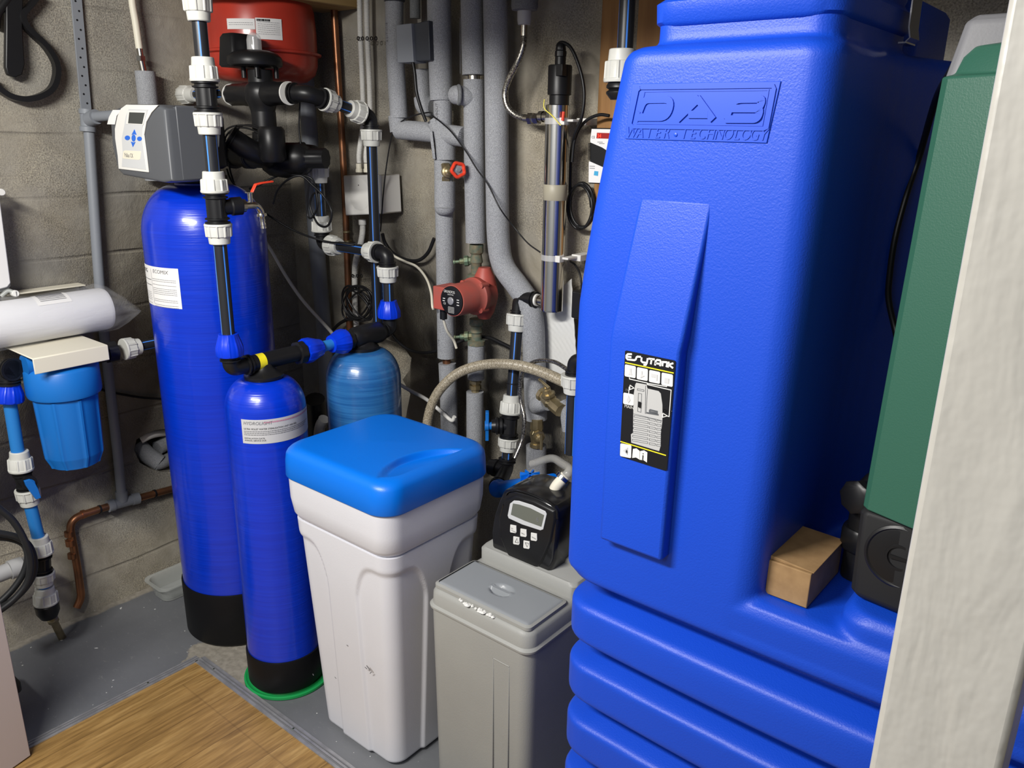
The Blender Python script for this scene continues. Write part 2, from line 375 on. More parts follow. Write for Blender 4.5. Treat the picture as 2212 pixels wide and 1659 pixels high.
# flooring edge trims
zt = .009
def strip(name, pts, wd):
    mb = MB(); a, b = Vector(pts[0]), Vector(pts[1]); t = (b-a).normalized(); n = Vector((-t.y, t.x, 0))
    for o, w2, h in ((-wd*.36, wd*.26, .003), (0, wd*.2, .0045), (wd*.36, wd*.26, .003)):
        c = (a+b)/2+n*o; ax = Matrix((t, n, Vector((0, 0, 1)))).transposed(); mb.box((c.x, c.y, .006+h/2), ((b-a).length, w2, h), ax)
    c = (a+b)/2; mb.box((c.x, c.y, .0065), ((b-a).length, wd, .002), Matrix((t, n, Vector((0, 0, 1)))).transposed())
    o = struct(name, mb, M['alu'])
    for k in (-.19, .19):
        c = (a+b)/2+n*wd*k; MB().box((c.x, c.y, .0094), ((b-a).length, wd*.09, .0026), Matrix((t, n, Vector((0, 0, 1)))).transposed()).build('groove', M['ink_grey'], o)
    return o
strip('trim_1', ((-2.11, -1.2, 0), (-2.11, 1.062, 0)), .028)
t2 = strip('trim_2', ((-2.10, 1.062, 0), (-.2, 1.062, 0)), .034)
for k in range(2):
    for j in range(4):
        p = (-2.11, .9-.42*j) if k == 0 else (-2.02+.4*j, 1.062)
        MB().rev((p[0], p[1], .0085), (0, 0, 1), [(.0045, 0), (.0045, .0012), (.003, .002)], 12).build('screw', M['brass_old'], bpy.data.objects['trim_%d' % (k+1)])
# door jamb on the right, door leaf on the left
struct('trim_3', MB().box((-.053, .56, 1.2), (.072, .12, 2.4)), M['post'], bevel=.004)
a = Vector((-2.062, .556, 0)); t = Vector((.25, -.97, 0)).normalized(); n = Vector((-.97, -.25, 0)).normalized()
rot = Matrix((t, n, Vector((0, 0, 1)))).transposed()
c = a + t*.2 + n*.0175
struct('door_1', MB().box((c.x, c.y, .39), (.40, .035, .76), rot), M['door_paint'], bevel=.002)
struct('trim_4', MB().box((-.72, .55, 2.20), (1.75, .12, .32)), M['post'])       # lintel above the doorway, out of frame
struct('beam', MB().box((-2.29, 1.63, 2.06), (.19, .53, .18)), M['joist'], bevel=.003)

# ---------------- tall and small pressure vessels ----------------
def cylmap(cx, cy, r):
    "u = arc length measured from azimuth a0 to the right as seen by the viewer"
    def f(a0, u, z, off=.0):
        a = a0 + u/r; return Vector((cx+(r+off)*math.cos(a), cy+(r+off)*math.sin(a), z))
    return f
def vessel(name, label, cx, cy, r, zb, zs, zt, neck, m, zboot, seg=72):
    t = thing(name, label, 'water filter vessel', (cx, cy, 0))
    hd = zt-zs; prof = [(r, zboot-.01)]+[(r, zboot+(zs-zboot)*k/6) for k in range(1, 7)]
    prof += [(neck+(r-neck)*math.cos(math.radians(a)), zs+hd*math.sin(math.radians(a))) for a in range(6, 91, 6)]
    prof += [(neck*.98, zt+.012)]
    MB().rev((cx, cy, 0), (0, 0, 1), prof, seg).build('shell', m, t)
    MB().rev((cx, cy, 0), (0, 0, 1), [(r*.92, zb), (r*.985, zb+.004), (r+.004, zb+.012), (r+.005, zboot-.004), (r+.004, zboot), (r, zboot+.001)], seg).build('boot', M['boot'], t)
    return t
TX, TY, TR_ = -2.208, 1.285, .172
tv = vessel('pressure_vessel', 'tall royal blue cylindrical pressure vessel with black boot and white label', TX, TY, TR_, 0, 1.30, 1.44, .07, M['vessel_blue'], .19)
SX, SY, SR = -1.832, 1.195, .107
sv = vessel('pressure_vessel', 'small royal blue pressure vessel standing on a green disc', SX, SY, SR, .014, .87, .955, .045, M['vessel_blue'], .125)
OX, OY, OR_ = -1.835, 1.545, .113
ov = vessel('pressure_vessel', 'pale blue pressure vessel behind the white and blue tank', OX, OY, OR_, 0, .87, .965, .045, M['vessel_old'], .12)
def patch(name, mp, a0, u0, u1, z0, z1, off, m, parent, n=24, shear=0):
    L = [[mp(a0, u0+(u1-u0)*k/n, z+shear*(u0+(u1-u0)*k/n), off) for k in range(n+1)] for z in (z0, z1)]
    return MB().loft(L, False, False, 0, False).build(name, m, parent)
def ctext(name, s, size, mp, a0, u, z, off, m, parent, sx=1, shear=0, tilt=0):
    vs, fs = glyphs(s, size, 'LEFT', sx, shear)
    return MB().add([mp(a0, u+a, z+b+tilt*(u+a), off) for a, b, c in vs], fs).build(name, m, parent)
def lines(name, mp, a0, rows, off, m, parent, tilt=0):
    mb = MB()
    for u0, u1, z, h in rows:
        u = u0; rg = random.Random(int(z*1e5)+int(u0*1e4))
        while u < u1:
            w2 = rg.uniform(.002, .007); e = min(u+w2, u1); mb.loft([[mp(a0, q, zz+tilt*q, off) for q in (u, e)] for zz in (z, z+h)], False, False, 0, False); u = e+.0012
    return mb.build(name, m, parent)
def azv(cx, cy, p): return math.atan2(p.y-cy, p.x-cx)
def hitcyl(px, py, cx, cy, r):
    d = ray(px, py); ox, oy = -cx, -cy; a = d.x**2+d.y**2; b = 2*(ox*d.x+oy*d.y); c_ = ox*ox+oy*oy-r*r
    t = (-b-math.sqrt(max(b*b-4*a*c_, 0)))/(2*a); return CP+d*t
mt = cylmap(TX, TY, TR_); q = [hitcyl(x, y, TX, TY, TR_) for x, y in ((309, 567), (384, 575), (394, 660), (319, 651))]
a0 = azv(TX, TY, q[0]); u1 = (azv(TX, TY, q[1])-a0)*TR_
if u1 < 0: u1 += 2*math.pi*TR_
zt_, zb_ = q[0].z, q[3].z
patch('label', mt, a0, 0, u1, zb_, zt_, .0008, M['paper'], tv)
W_ = u1; ctext('lettering', 'MWG', .017, mt, a0, .008, zt_-.021, .0014, M['ink'], tv, sx=.9); ctext('handwriting', 'ECOMIX', .015, mt, a0, W_*.46, zt_-.018, .0014, M['ink_grey'], tv, sx=1.1, shear=.15)
rows = [(W_*.42, W_*.94, zt_-.03-.0052*k, .0012) for k in (1, 2, 4, 6, 7, 8, 9, 12, 13, 15, 16)] + [(.012, W_*.38, zt_-.03-.0052*k, .002) for k in (2, 5)] + [(.008, W_*.34, zt_-.03-.0052*k, .001) for k in (9, 10, 11, 12, 13, 15)]
lines('printed_lines', mt, a0, rows, .0014, M['ink_grey'], tv)
MB().loft([[mt(a0, W_*.4+d, z, .0014) for d in (0, .0007)] for z in (zb_+.006, zt_-.008)], False, False, 0, False).build('divider_line', M['ink_grey'], tv)
ms = cylmap(SX, SY, SR); q = [hitcyl(x, y, SX, SY, SR) for x, y in ((521, 905), (664, 878), (527, 957), (666, 928))]
a0 = azv(SX, SY, q[0]); u1 = azv(SX, SY, q[1])-a0; u1 = (u1+(2*math.pi if u1 < 0 else 0))*SR
zt_, zb_ = q[0].z, q[2].z
patch('label', ms, a0, 0, u1, zb_, zt_, .0008, M['paper_grey'], sv, 30)
ctext('handwriting', 'HYDROLIGHT', .0125, ms, a0, .006, zt_-.014, .0014, M['ink_grey'], sv, sx=.95, shear=.2)
ctext('lettering', 'ULTRA VIOLET WATER STERILISATION UNIT (400-900)', .0066, ms, a0, .006, zt_-.028, .0014, M['ink'], sv, sx=.9)
lines('printed_lines', ms, a0, [(.006, u1*f, zt_-.0335-.0048*k, .0018) for k, f in enumerate((.9, .85, .8))], .0014, M['ink_grey'], sv)
ctext('lettering', 'INSTALLATION DATE:', .0055, ms, a0, .006, zb_+.0135, .0014, M['ink'], sv); ctext('lettering', 'ANNUAL SERVICE DUE:', .0055, ms, a0, .006, zb_+.0075, .0014, M['ink'], sv)
lines('pink_writing', ms, a0, [(.06, u1*.95, zt_-.010, .004)], .0013, M['ink_red'], sv)
# green lid disc below the small vessel
gd = MB().rev((-1.842, 1.208, 0), (0, 0, 1), [(.126, 0), (.131, .003), (.131, .010), (.126, .012), (.120, .008), (.115, .008), (.113, .013), (.110, .013), (.108, .009), (.02, .009)], 72).build('lid_disc', M['green'])
tag(gd, 'flat green round plastic lid on the floor under the small blue vessel', 'lid')

# ---------------- white brine tank ----------------
wt = thing('brine_tank', 'tall white plastic salt tank with a blue lid and tapered body', 'salt tank', (-1.445, 1.28, 0))
wx, wy = -1.445, 1.28; HX, HY = .198, .182
def smooth(a, b, x): t = max(0, min(1, (x-a)/(b-a))); return t*t*(3-2*t)
loops = []; NZ = 84; zs = [0, .006, .014] + [.02+.62*k/NZ for k in range(NZ+1)]
for z in zs:
    f = min(1, z/.64); hx = HX-.042+.030*f; hy = HY-.040+.028*f; r = .045
    if z < .014: hx -= .012*(1-z/.014); hy -= .012*(1-z/.014)
    L = rr(wx, wy, hx, hy, r, z, 8, 70); out = []
    for p in L:
        dx = hx-abs(p.x-wx); dy = hy-abs(p.y-wy); s_ = max(dx, dy)       # distance from the corner along the face
        wc = .125-.03*(1-f); top = .600-.075*(max(0, (s_-.035)/(wc-.035)))**4
        k = (1-smooth(wc, wc+.010, s_))*(1-smooth(top-.014, top, z))
        d = Vector((p.x-wx, p.y-wy, 0)); nn = Vector((math.copysign(max(0, r-dx), d.x), math.copysign(max(0, r-dy), d.y), 0))
        if nn.length > 0: nn.normalize()
        out.append(p-nn*.007*k)
    loops.append(out)
MB().loft(loops).build('body', M['white_pe'], wt, smooth=60)
n0 = 10
def rl(h, z, r=.05): return rr(wx, wy, HX+h, HY+h, r, z, n0)
MB().loft([rl(-.022, .636), rl(-.012, .648), rl(-.006, .66), rl(-.001, .70), rl(.0, .758), rl(-.008, .764)]).build('rim', M['white_pe'], wt, smooth=50)
cc = [PZ(x, y, .838) for x, y in ((820, 1045), (880, 985), (1045, 977))]
def circ(a, b, c):
    ax, ay, bx, by, cx, cy = a.x, a.y, b.x, b.y, c.x, c.y; d = 2*(ax*(by-cy)+bx*(cy-ay)+cx*(ay-by))
    ux = ((ax*ax+ay*ay)*(by-cy)+(bx*bx+by*by)*(cy-ay)+(cx*cx+cy*cy)*(ay-by))/d; uy = ((ax*ax+ay*ay)*(cx-bx)+(bx*bx+by*by)*(ax-cx)+(cx*cx+cy*cy)*(bx-ax))/d
    return Vector((ux, uy, 0)), math.hypot(ax-ux, ay-uy)
C0, CR0 = circ(*cc); A1 = math.atan2(cc[0].y-C0.y, cc[0].x-C0.x); A2 = math.atan2(cc[2].y-C0.y, cc[2].x-C0.x); Am = math.atan2(cc[1].y-C0.y, cc[1].x-C0.x)
def adiff(a, b): return (a-b+math.pi) % (2*math.pi)-math.pi
half = max(abs(adiff(A1, Am)), abs(adiff(A2, Am))); mid_ = Am+adiff(A2, Am)/2+adiff(A1, Am)/2; half = abs(adiff(A2, A1))/2
def lid_z(x, y):
    d = math.hypot(x-C0.x, y-C0.y); a = adiff(math.atan2(y-C0.y, x-C0.x), mid_)
    k = max(0, 1-(a/half)**2); return -.017*smooth(0, .010, CR0-d)*k*smooth(-.03, .0, d-CR0+.075)
def rings():
    L = [rl(.004, .758, .055), rl(.006, .762, .055), rl(.005, .80, .055)]
    for k in range(1, 7):
        a = math.radians(15*k); L.append(rl(.004-.028*(1-math.cos(a)), .812+.028*math.sin(a), .055))
    return L
L = rings(); base = L[-1]; cz = Vector((wx, wy, .842))
def dens(Lp):
    out = []
    for i, p in enumerate(Lp):
        q = Lp[(i+1) % len(Lp)]; k = 60 if (q-p).length > .05 else 1
        out += [p.lerp(q, t/k) for t in range(k)]
    return out
L = [dens(l) for l in L]; base = L[-1]
for k in range(1, 121):
    s_ = 1-k/120*.985; L.append([Vector((wx+(p.x-wx)*s_, wy+(p.y-wy)*s_, .840+.004*(1-s_)))+Vector((0, 0, lid_z(wx+(p.x-wx)*s_, wy+(p.y-wy)*s_))) for p in base])
MB().loft(L).build('lid', M['lid_blue'], wt, smooth=60)
for x, z, sx_, sz_, ry in ((-1.36, .30, .016, .003, .5), (-1.352, .29, .010, .002, -.9), (-1.37, .295, .008, .002, .2), (-1.50, .20, .006, .0015, .4), (-1.44, .33, .004, .0015, .1), (-1.60, .16, .005, .0015, .8)):
    MB().box((x, 1.1145+.0126*(1-z/.64)+.0005, z), (sx_, .001, sz_), Matrix.Rotation(ry, 3, 'Y')).build('scuff', M['ink_grey'], wt)

# ---------------- grey softener cabinet ----------------
gx, gy = -1.052, 1.385; GH, GY2 = .156, .205
gs = thing('softener_cabinet', 'grey plastic water softener with flat lid and black control head on top', 'water softener', (gx, gy, 0))
def gl(h, z, r=.03, y0=None, y1=None):
    y0 = gy-GY2 if y0 is None else y0; y1 = gy+GY2 if y1 is None else y1
    return rr(gx, (y0+y1)/2, GH+h, (y1-y0)/2+h, r, z, 8)
MB().loft([gl(-.012, 0), gl(-.010, .01), gl(-.003, .50), gl(-.003, .515), gl(.002, .518), gl(.0025, .523), gl(-.003, .528), gl(-.004, .556), gl(-.009, .566), gl(-.018, .569)]).build('cabinet', M['grey_pe'], gs, smooth=45)
yl0, yl1 = gy-GY2+.012, gy-GY2+.160
MB().loft([rr(gx, (yl0+yl1)/2, GH-.012, (yl1-yl0)/2, .014, .5685, 6), rr(gx, (yl0+yl1)/2, GH-.012, (yl1-yl0)/2, .014, .576, 6), rr(gx, (yl0+yl1)/2, GH-.018, (yl1-yl0)/2-.006, .012, .579, 6)], False, False).build('lid_rim', M['grey_pe'], gs)
# lid plate with a thumb hollow
mb = MB(); NX, NY = 64, 34; cx0, cx1, cy0, cy1 = gx-GH+.018, gx+GH-.018, yl0+.006, yl1-.006
def lz(x, y):
    u = (x-(gx+.002))/.031; v = (y-((cy0+cy1)/2+.004))/.024; d = math.hypot(u, v)
    z = .580-.010*(1-smooth(.75, 1.0, d)); z += .0115*(1-smooth(.18, .30, abs(v)))*(1-smooth(.8, 1.02, abs(u)))
    e = min(x-cx0, cx1-x, y-cy0, cy1-y); return z-.005*(1-smooth(0, .006, e))
vs = [Vector((cx0+(cx1-cx0)*i/NX, cy0+(cy1-cy0)*j/NY, 0)) for j in range(NY+1) for i in range(NX+1)]
for v in vs: v.z = lz(v.x, v.y)
mb.add(vs, [(j*(NX+1)+i, j*(NX+1)+i+1, (j+1)*(NX+1)+i+1, (j+1)*(NX+1)+i) for j in range(NY) for i in range(NX)])
mb.build('lid', M['grey_lid'], gs, smooth=60)
# raised rear deck
yd = yl1+.010
MB().loft([gl(-.008, .562, .02, yd), gl(-.008, .598, .02, yd), gl(-.014, .606, .02, yd)]).build('rear_deck', M['grey_pe'], gs, smooth=45)
MB().loft([gl(-.03, .604, .02, yd+.05), gl(-.03, .618, .02, yd+.05), gl(-.036, .622, .02, yd+.05)]).build('rear_deck', M['grey_pe'], gs, smooth=45)
# recessed front panel outline
py0 = gy-GY2+.0035
x0, x1 = gx+.052, gx+.098
mb = MB()
for a, b in (((x0, .0), (x0, .445)), ((x0, .445), (x1, .445)), ((x1, .445), (x1, .0))):
    c = ((a[0]+b[0])/2, py0+.003, (a[1]+b[1])/2+.02); mb.box((c[0], py0+.001, c[2]), (abs(a[0]-b[0])+.003, .004, abs(a[1]-b[1])+.003))
mb.build('front_panel', M['grey_pe'], gs, bevel=.0012)
mb = MB(); rg = random.Random(3)
for k in range(26):
    a = rg.uniform(0, 1); x = gx-.06+.11*a; y = yl0-.004+rg.uniform(-.003, .003)
    mb.rev((x, y, .568), (0, 0, 1), [(rg.uniform(.002, .007), 0), (.002, rg.uniform(.002, .004))], 7)
for k in range(8):
    pass
tag(mb.build('salt_crust', M['white'], gs), 'white crust of salt along the lid edge')
# ---------------- large blue break tank ----------------
EY = .955
et = thing('water_tank', 'huge royal blue plastic water tank with ribbed lower half and raised lettering', 'water tank', (-.27, 1.33, 0))
ex, eyc, ehx, ehy = -.270, 1.335, .396, .38
GR = [.912-.1125*k for k in range(8)]
def inset(z):
    for g in GR:
        t = z-g
        if 0 <= t < .010: return .010*(1-t/.010)**1.3
        if -.027 <= t < 0: return .052
        if -.039 <= t < -.027: return .052-.045*(-t-.027)/.012
        if -.046 <= t < -.039: return .007*(1-(-t-.039)/.007)**1.5
    return 0
loops = []; z = .0
while z < .936:
    i_ = inset(z); L = rr(ex, eyc, ehx-i_, ehy-i_, .055, z, 6, 14)
    for p in L:
        k = 1-((p.x-ex)/ehx)**2
        if p.y < eyc-ehy*.6: p.y -= .012*k*smooth(.95, .86, p.z) if False else .012*k*(1-smooth(.84, .93, p.z))
    loops.append(L); z += .003
mb = MB().loft(loops)
mb.loft([rr(ex, eyc, ehx-a, ehy-a, .05, z_, 6) for z_, a in ((.925, .002), (.970, .0), (.983, .005), (.989, .018))])
# column
def flare(L, xm):
    for p in L:
        if p.x > xm: p.x += .085*smooth(1.15, 1.62, p.y)
        if p.y < 1.0 and p.z > 1.3: pass
    return L
def colrr(z, a=0):
    k = max(0, z-1.345); x0 = -.668+.060*(k/.36)**1.25+a; x1 = -.346+.022*(z-.93)/.78-a; y0 = EY+a; y1 = 1.60-a*1; return flare(rr((x0+x1)/2, (y0+y1)/2, (x1-x0)/2, (y1-y0)/2, .036, z, 8, 16), (x0+x1)/2)
mb.loft([colrr(.93), colrr(1.1), colrr(1.3), colrr(1.36), colrr(1.42), colrr(1.5), colrr(1.6), colrr(1.690), colrr(1.700, .004), colrr(1.706, .014)])
mb.loft([rr(-.06, 1.30, .182, .335, .04, z_, 6) for z_ in (.95, 1.010)]+[rr(-.06, 1.30, .172, .325, .04, 1.022, 6)])
# wedge-shaped front panel
F = lambda x, y: PY(x, y, EY)
wl = [(-.560, -.456, 1.520, .0), (-.580, -.470, 1.345, .021), (-.582, -.473, 1.325, .022), (-.582, -.476, 1.015, .022)]
L = []
for xl, xr, z_, pr in wl: L.append([V(xl, EY+.03, z_), V(xr, EY+.03, z_), V(xr, EY-pr, z_), V(xl, EY-pr, z_)])
fp_loft = list(reversed(L))
# neck of the filling lid
mb.loft([rr(-.455, 1.125, .118, .145, .03, z_, 6) for z_ in (1.69, 1.742)])
o = mb.build('body', M['tank_blue'], et, smooth=80)
rm = o.modifiers.new('remesh', 'REMESH'); rm.mode = 'VOXEL'; rm.voxel_size = .0042; rm.use_smooth_shade = True
sm = o.modifiers.new('smooth', 'SMOOTH'); sm.factor = .5; sm.iterations = 5
MB().loft(fp_loft).build('front_panel', M['tank_blue'], et, smooth=30, bevel=.005, seg=3)
def lidl(h, z_): return rr(-.455, 1.125, .124+h, .151+h, .04, z_, 8)
MB().loft([lidl(-.006, 1.728), lidl(0, 1.734), lidl(.001, 1.756), lidl(-.006, 1.762), lidl(-.008, 1.766), lidl(-.006, 1.772), lidl(-.010, 1.80), lidl(-.03, 1.812)]).build('filler_lid', M['tank_blue'], et, smooth=50)
MB().loft([rr(-.400, 1.40, .062, .10, .02, z_, 6) for z_ in (1.695, 1.775)]+[rr(-.400, 1.40, .056, .094, .02, 1.784, 6)]).build('rear_hatch', M['tank_blue'], et, smooth=50)
cl = [(-.326, 1.21, 1.80), (-.320, 1.21, 1.795), (-.319, 1.21, 1.735), (-.316, 1.21, 1.722), (-.322, 1.21, 1.716)]
mb = MB(); mb.loft([[V(a+dx, b+dy, c) for dx, dy in ((0, -.022), (.0018, -.022), (.0018, .022), (0, .022))] for a, b, c in cl]); mb.box((-.3235, 1.21, 1.7165), (.010, .044, .002))
mb.build('clip', M['chrome'], et)
# raised badge and lettering
nY = Vector((0, -1, 0))
def cr(x, y, ox=1200, oy=0, s=2.1828, Y=EY): return PY(ox+x/s, oy+y/s, Y)
def ribbon(mb, P, w2, n, off, th):
    n = Vector(n).normalized(); L = []
    for i, p in enumerate(P):
        if i == 0: t = P[1]-P[0]
        elif i == len(P)-1: t = P[-1]-P[-2]
        else: t = (P[i+1]-p).normalized()+(p-P[i-1]).normalized()
        t.normalize(); s_ = t.cross(n).normalized(); k = 1
        if 0 < i < len(P)-1: k = 1/max(.5, s_.dot((P[i+1]-p).normalized().cross(n).normalized()))
        a = p+s_*w2/2*k; b = p-s_*w2/2*k; L.append([a+n*off, b+n*off, b+n*(off+th), a+n*(off+th)])
    mb.loft(L)
bd = poly('badge', [[cr(*p) for p in ((365, 395), (330, 655), (998, 675), (1065, 383))]], M['badge'], et, nY, -.0005, .0022, bevel=.0006)
mb = MB(); R = [cr(*p) for p in ((405, 415), (1030, 406), (1036, 420), (1002, 600), (985, 608), (370, 598), (358, 585), (392, 425), (405, 415))]
ribbon(mb, R, .0042, nY, .0012, .0022)
R = [cr(*p) for p in ((424, 432), (1008, 424), (978, 592), (388, 582), (424, 432))]; ribbon(mb, R, .0015, nY, .0012, .0013)
SW = .0088; kk = 0
for P in ([(402, 527), (424, 470), (556, 468), (532, 554), (392, 554)],
          [(578, 565), (684, 462)], [(674, 462), (748, 565)], [(632, 540), (724, 540)],
          [(810, 562), (842, 468), (984, 466), (966, 512), (835, 512)], [(835, 512), (974, 512), (958, 562), (806, 562)]):
    Q = fillet([cr(*p) for p in P], .011, 6) if len(P) > 3 else [cr(*p) for p in P]
    kk = kk+1; ribbon(mb, Q, SW, nY, .0012, .0022+.00012*kk)
mb.build('badge_lettering', M['badge'], bd, smooth=20)
s0 = 'WATER\u00b7TECHNOLOGY'; mb = MB()
for i, ch in enumerate(s0):
    px_ = 362+i*(982-362)/(len(s0)-1); py_ = 648+(662-648)*i/(len(s0)-1); c = cr(px_, py_)
    if ch == '\u00b7': mb.rev(c+V(0, -.0016, .0045), (0, -1, 0), [(.0028, 0), (.0025, .001), (.001, .0016)], 12); continue
    vs, fs = glyphs(ch, .0195, 'CENTER', .82, .25, .0008)
    mb.add([c+V(a-.001, -.0019-k, b) for a, b, k in vs], fs)
mb.build('badge_lettering', M['badge'], bd, smooth=30)
# instruction sticker on the panel
EYL = EY-.0225
def c4(x, y): return PY(1250+x/4.607, 700+y/4.607, EYL)
def fill(name, P, m, par, o_, th=.0003):
    for Q in P: o = poly(name, [[c4(*p) for p in Q]], m, par, nY, o_, th)
    return o
def rrq(cx, cy, w_, h_, sk=.2):   # skewed rounded square in crop pixels
    out = []
    for sx_, sy_, a0 in ((1, 1, 0), (-1, 1, 90), (-1, -1, 180), (1, -1, 270)):
        for k in range(4):
            a = math.radians(a0+30*k); x = sx_*(w_/2-12)+12*math.cos(a); y = sy_*(h_/2-12)+12*math.sin(a); out.append((cx+x-.03*y, cy+y+sk*x))
    return out
st = fill('sticker', [[(465, 268), (412, 1300), (425, 1318), (865, 1458), (882, 1448), (967, 375), (958, 362), (478, 262)]], M['ink'], et, .0004, .0006)
mb = MB()
for P in ([(535, 298), (495, 297), (480, 312), (480, 335), (492, 350), (560, 358), (574, 350), (580, 330), (590, 322), (625, 325)], [(483, 322), (530, 328)], [(632, 330), (628, 365), (640, 378), (682, 385)],
          [(692, 338), (684, 385), (672, 405), (650, 403)], [(700, 342), (762, 350)], [(731, 346), (723, 398)], [(765, 410), (770, 370), (785, 355), (815, 360), (822, 372), (815, 417)], [(768, 388), (818, 395)],
          [(838, 417), (842, 375), (880, 378), (886, 392), (878, 427)], [(902, 373), (893, 430)], [(947, 388), (899, 402), (944, 437)]):
    ribbon(mb, [c4(*p) for p in P], .0026, nY, .001, .0004)
mb.build('lettering', M['white'], st)
for a, b in (((468, 381), (950, 486)), ((420, 1166), (873, 1305))):
    mb = MB(); ribbon(mb, [c4(*a), c4(*b)], .0014, nY, .001, .0004); mb.build('yellow_rule', M['yellow'], st)
fill('icon_tile', [rrq(518, 468, 108, 118), rrq(638, 496, 108, 118), rrq(760, 524, 108, 118), rrq(885, 552, 112, 122), rrq(500, 745, 102, 112), rrq(473, 1258, 110, 128)], M['white'], st, .001)
fill('icon', [[(508, 440), (528, 440), (530, 480), (540, 505), (500, 500), (512, 470)], [(628, 465), (638, 467), (640, 500), (662, 515), (620, 535), (625, 505)], [(728, 488), (790, 502), (788, 560), (775, 558), (772, 530), (728, 522)], [(862, 530), (905, 540), (902, 590), (858, 580)], [(502, 705), (520, 755), (500, 785), (482, 755)], [(445, 1255), (495, 1225), (490, 1300)]], M['paper_grey'], st, .0016)
fill('icon', [[(486, 1240), (492, 1262), (486, 1282), (480, 1262)], [(606, 765), (630, 770), (626, 828), (602, 822)]], M['ink'], st, .0030)
fill('book_icon', [[(545, 1240), (580, 1235), (612, 1262), (608, 1345), (575, 1325), (537, 1330)], [(616, 1262), (655, 1255), (688, 1275), (684, 1375), (650, 1352), (610, 1348)]], M['white'], st, .001)
text('lettering', 'i', .016, c4(632, 1345), (1, 0, 0), (0, 0, 1), M['ink'], st, .0018)
fill('tank_drawing', [[(578, 582), (680, 600), (690, 640), (800, 665), (822, 690), (838, 800), (838, 960), (822, 1090), (820, 1210), (805, 1262), (528, 1178), (525, 1095), (545, 1080), (552, 700), (568, 600)]], M['pvc_light'], st, .001)
mb = MB()
for k in range(7):
    y = 905+k*40
    for a, b in ((558-k*3, 698-k), (708, 768), (782, 825)):
        x = (a, b); mb_y = y+(a-558)*.21
        ribbon(mb, [c4(a, mb_y), c4(b, mb_y+(b-a)*.18), c4(b-1, mb_y+(b-a)*.18+18), c4(a-1, mb_y+18), c4(a, mb_y)], .0004, nY, .0014, .0003)
for P in ([(600, 685), (632, 692), (625, 875), (592, 866), (600, 685)], [(590, 640), (655, 652), (655, 668), (590, 656), (590, 640)], [(672, 610), (668, 890)], [(690, 645), (676, 890)], [(552, 890), (838, 960)]):
    ribbon(mb, [c4(*p) for p in P], .0005, nY, .0014, .0003)
ribbon(mb, [c4(682, 880), c4(800, 900)], .0022, nY, .0014, .0003); ribbon(mb, [c4(712, 850), c4(785, 868), c4(785, 885), c4(712, 870), c4(712, 850)], .0022, nY, .0014, .0003)
mb.build('drawing_line', M['ctrl_grey'], st)
mb = MB()
for P in ([(510, 530), (512, 545), (688, 585), (688, 600), (925, 655), (905, 918), (890, 915)], [(688, 588), (880, 620), (882, 608)], [(516, 605), (555, 635), (514, 650), (516, 605)], [(842, 885), (888, 912), (840, 925), (842, 885)], [(503, 690), (508, 622)]):
    ribbon(mb, [c4(*p) for p in P], .0011, nY, .001, .0004)
mb.build('arrow_line', M['white'], st)
for s_, x, y in (('IN', 470, 668), ('MAIN', 458, 825), ('OUT', 843, 872)):
    text('lettering', s_, .0062, c4(x, y), (1, 0, -.0), (0, 0, 1), M['white'], st, .001)

# ---------------- booster pump on the tank ----------------
pz = 1.025; px0, px1, py0_ = -.2395, .012, 1.0
bp_ = thing('booster_pump', 'upright dark green booster pump with black base standing on the blue tank', 'pump', (-.12, 1.2, pz))
def pl(z_, x0, x1, yf, yr, dep=.30, xr=None):
    xr = x0+.075 if xr is None else xr
    return [V(x0, yf+dep, z_), V(x0, yf+.010, z_), V(x0+.008, yf+.001, z_), V(xr, yr, z_), V(x1-.01, yf+.035, z_), V(x1, yf+.045, z_), V(x1, yf+dep, z_)]
MB().loft([pl(z_, px0+a, px1-a, py0_+b, py0_-.008+b) for z_, a, b in ((pz, .008, .006), (pz+.008, .001, 0), (pz+.118, -.002, 0), (pz+.124, .001, .002))]).build('base', M['pump_black'], bp_, smooth=25, bevel=.003)
MB().loft([pl(z_, px0+a, px1-a, py0_+b, py0_-.020+b*.6) for z_, a, b in ((pz+.126, .000, 0), (pz+.33, .002, .006), (pz+.52, .004, .014), (pz+.638, .006, .02), (pz+.641, .016, .022), (pz+.658, .022, .024), (pz+.669, .032, .026), (pz+.673, .065, .028))]).build('front_cover', M['pump_green'], bp_, smooth=25, bevel=.002)
MB().loft([pl(z_, px0+a, px1-a, py0_+b, py0_+b, .29) for z_, a, b in ((pz+.12, .004, .02), (pz+.55, .005, .026), (pz+.63, .006, .026), (pz+.694, .016, .038), (pz+.702, .024, .048))]).build('housing', M['pump_grey'], bp_, smooth=25, bevel=.003)
cc_ = PY(1943, 1205, py0_-.004)
mb = MB(); mb.rev(cc_+V(0, .004, 0), (0, -1, 0), [(.042, 0), (.042, .0045), (.039, .0062), (.037, .0045), (.035, .005), (.0175, .005), (.017, .0062), (.014, .0062), (.013, .004)], 48); mb.box(cc_+V(0, -.002, 0), (.022, .004, .004))
mb.build('access_plug', M['black'], bp_, smooth=40)
e0 = PY(1817, 1190, 1.20)
mb = MB(); E1 = [V(-.262, 1.165, .97), V(-.262, 1.165, 1.095), V(-.20, 1.20, 1.125), V(-.16, 1.22, 1.125)]
ep = thing('outlet_elbow', 'black threaded pipe elbow between the cardboard box and the green pump', 'pipe fitting', (-.262, 1.165, .99))
MB().tube(fillet([V(-.262, 1.125, .99), V(-.262, 1.125, 1.142), V(-.195, 1.16, 1.147)], .05), .021, 20, smooth=False).build('elbow', M['black'], ep)
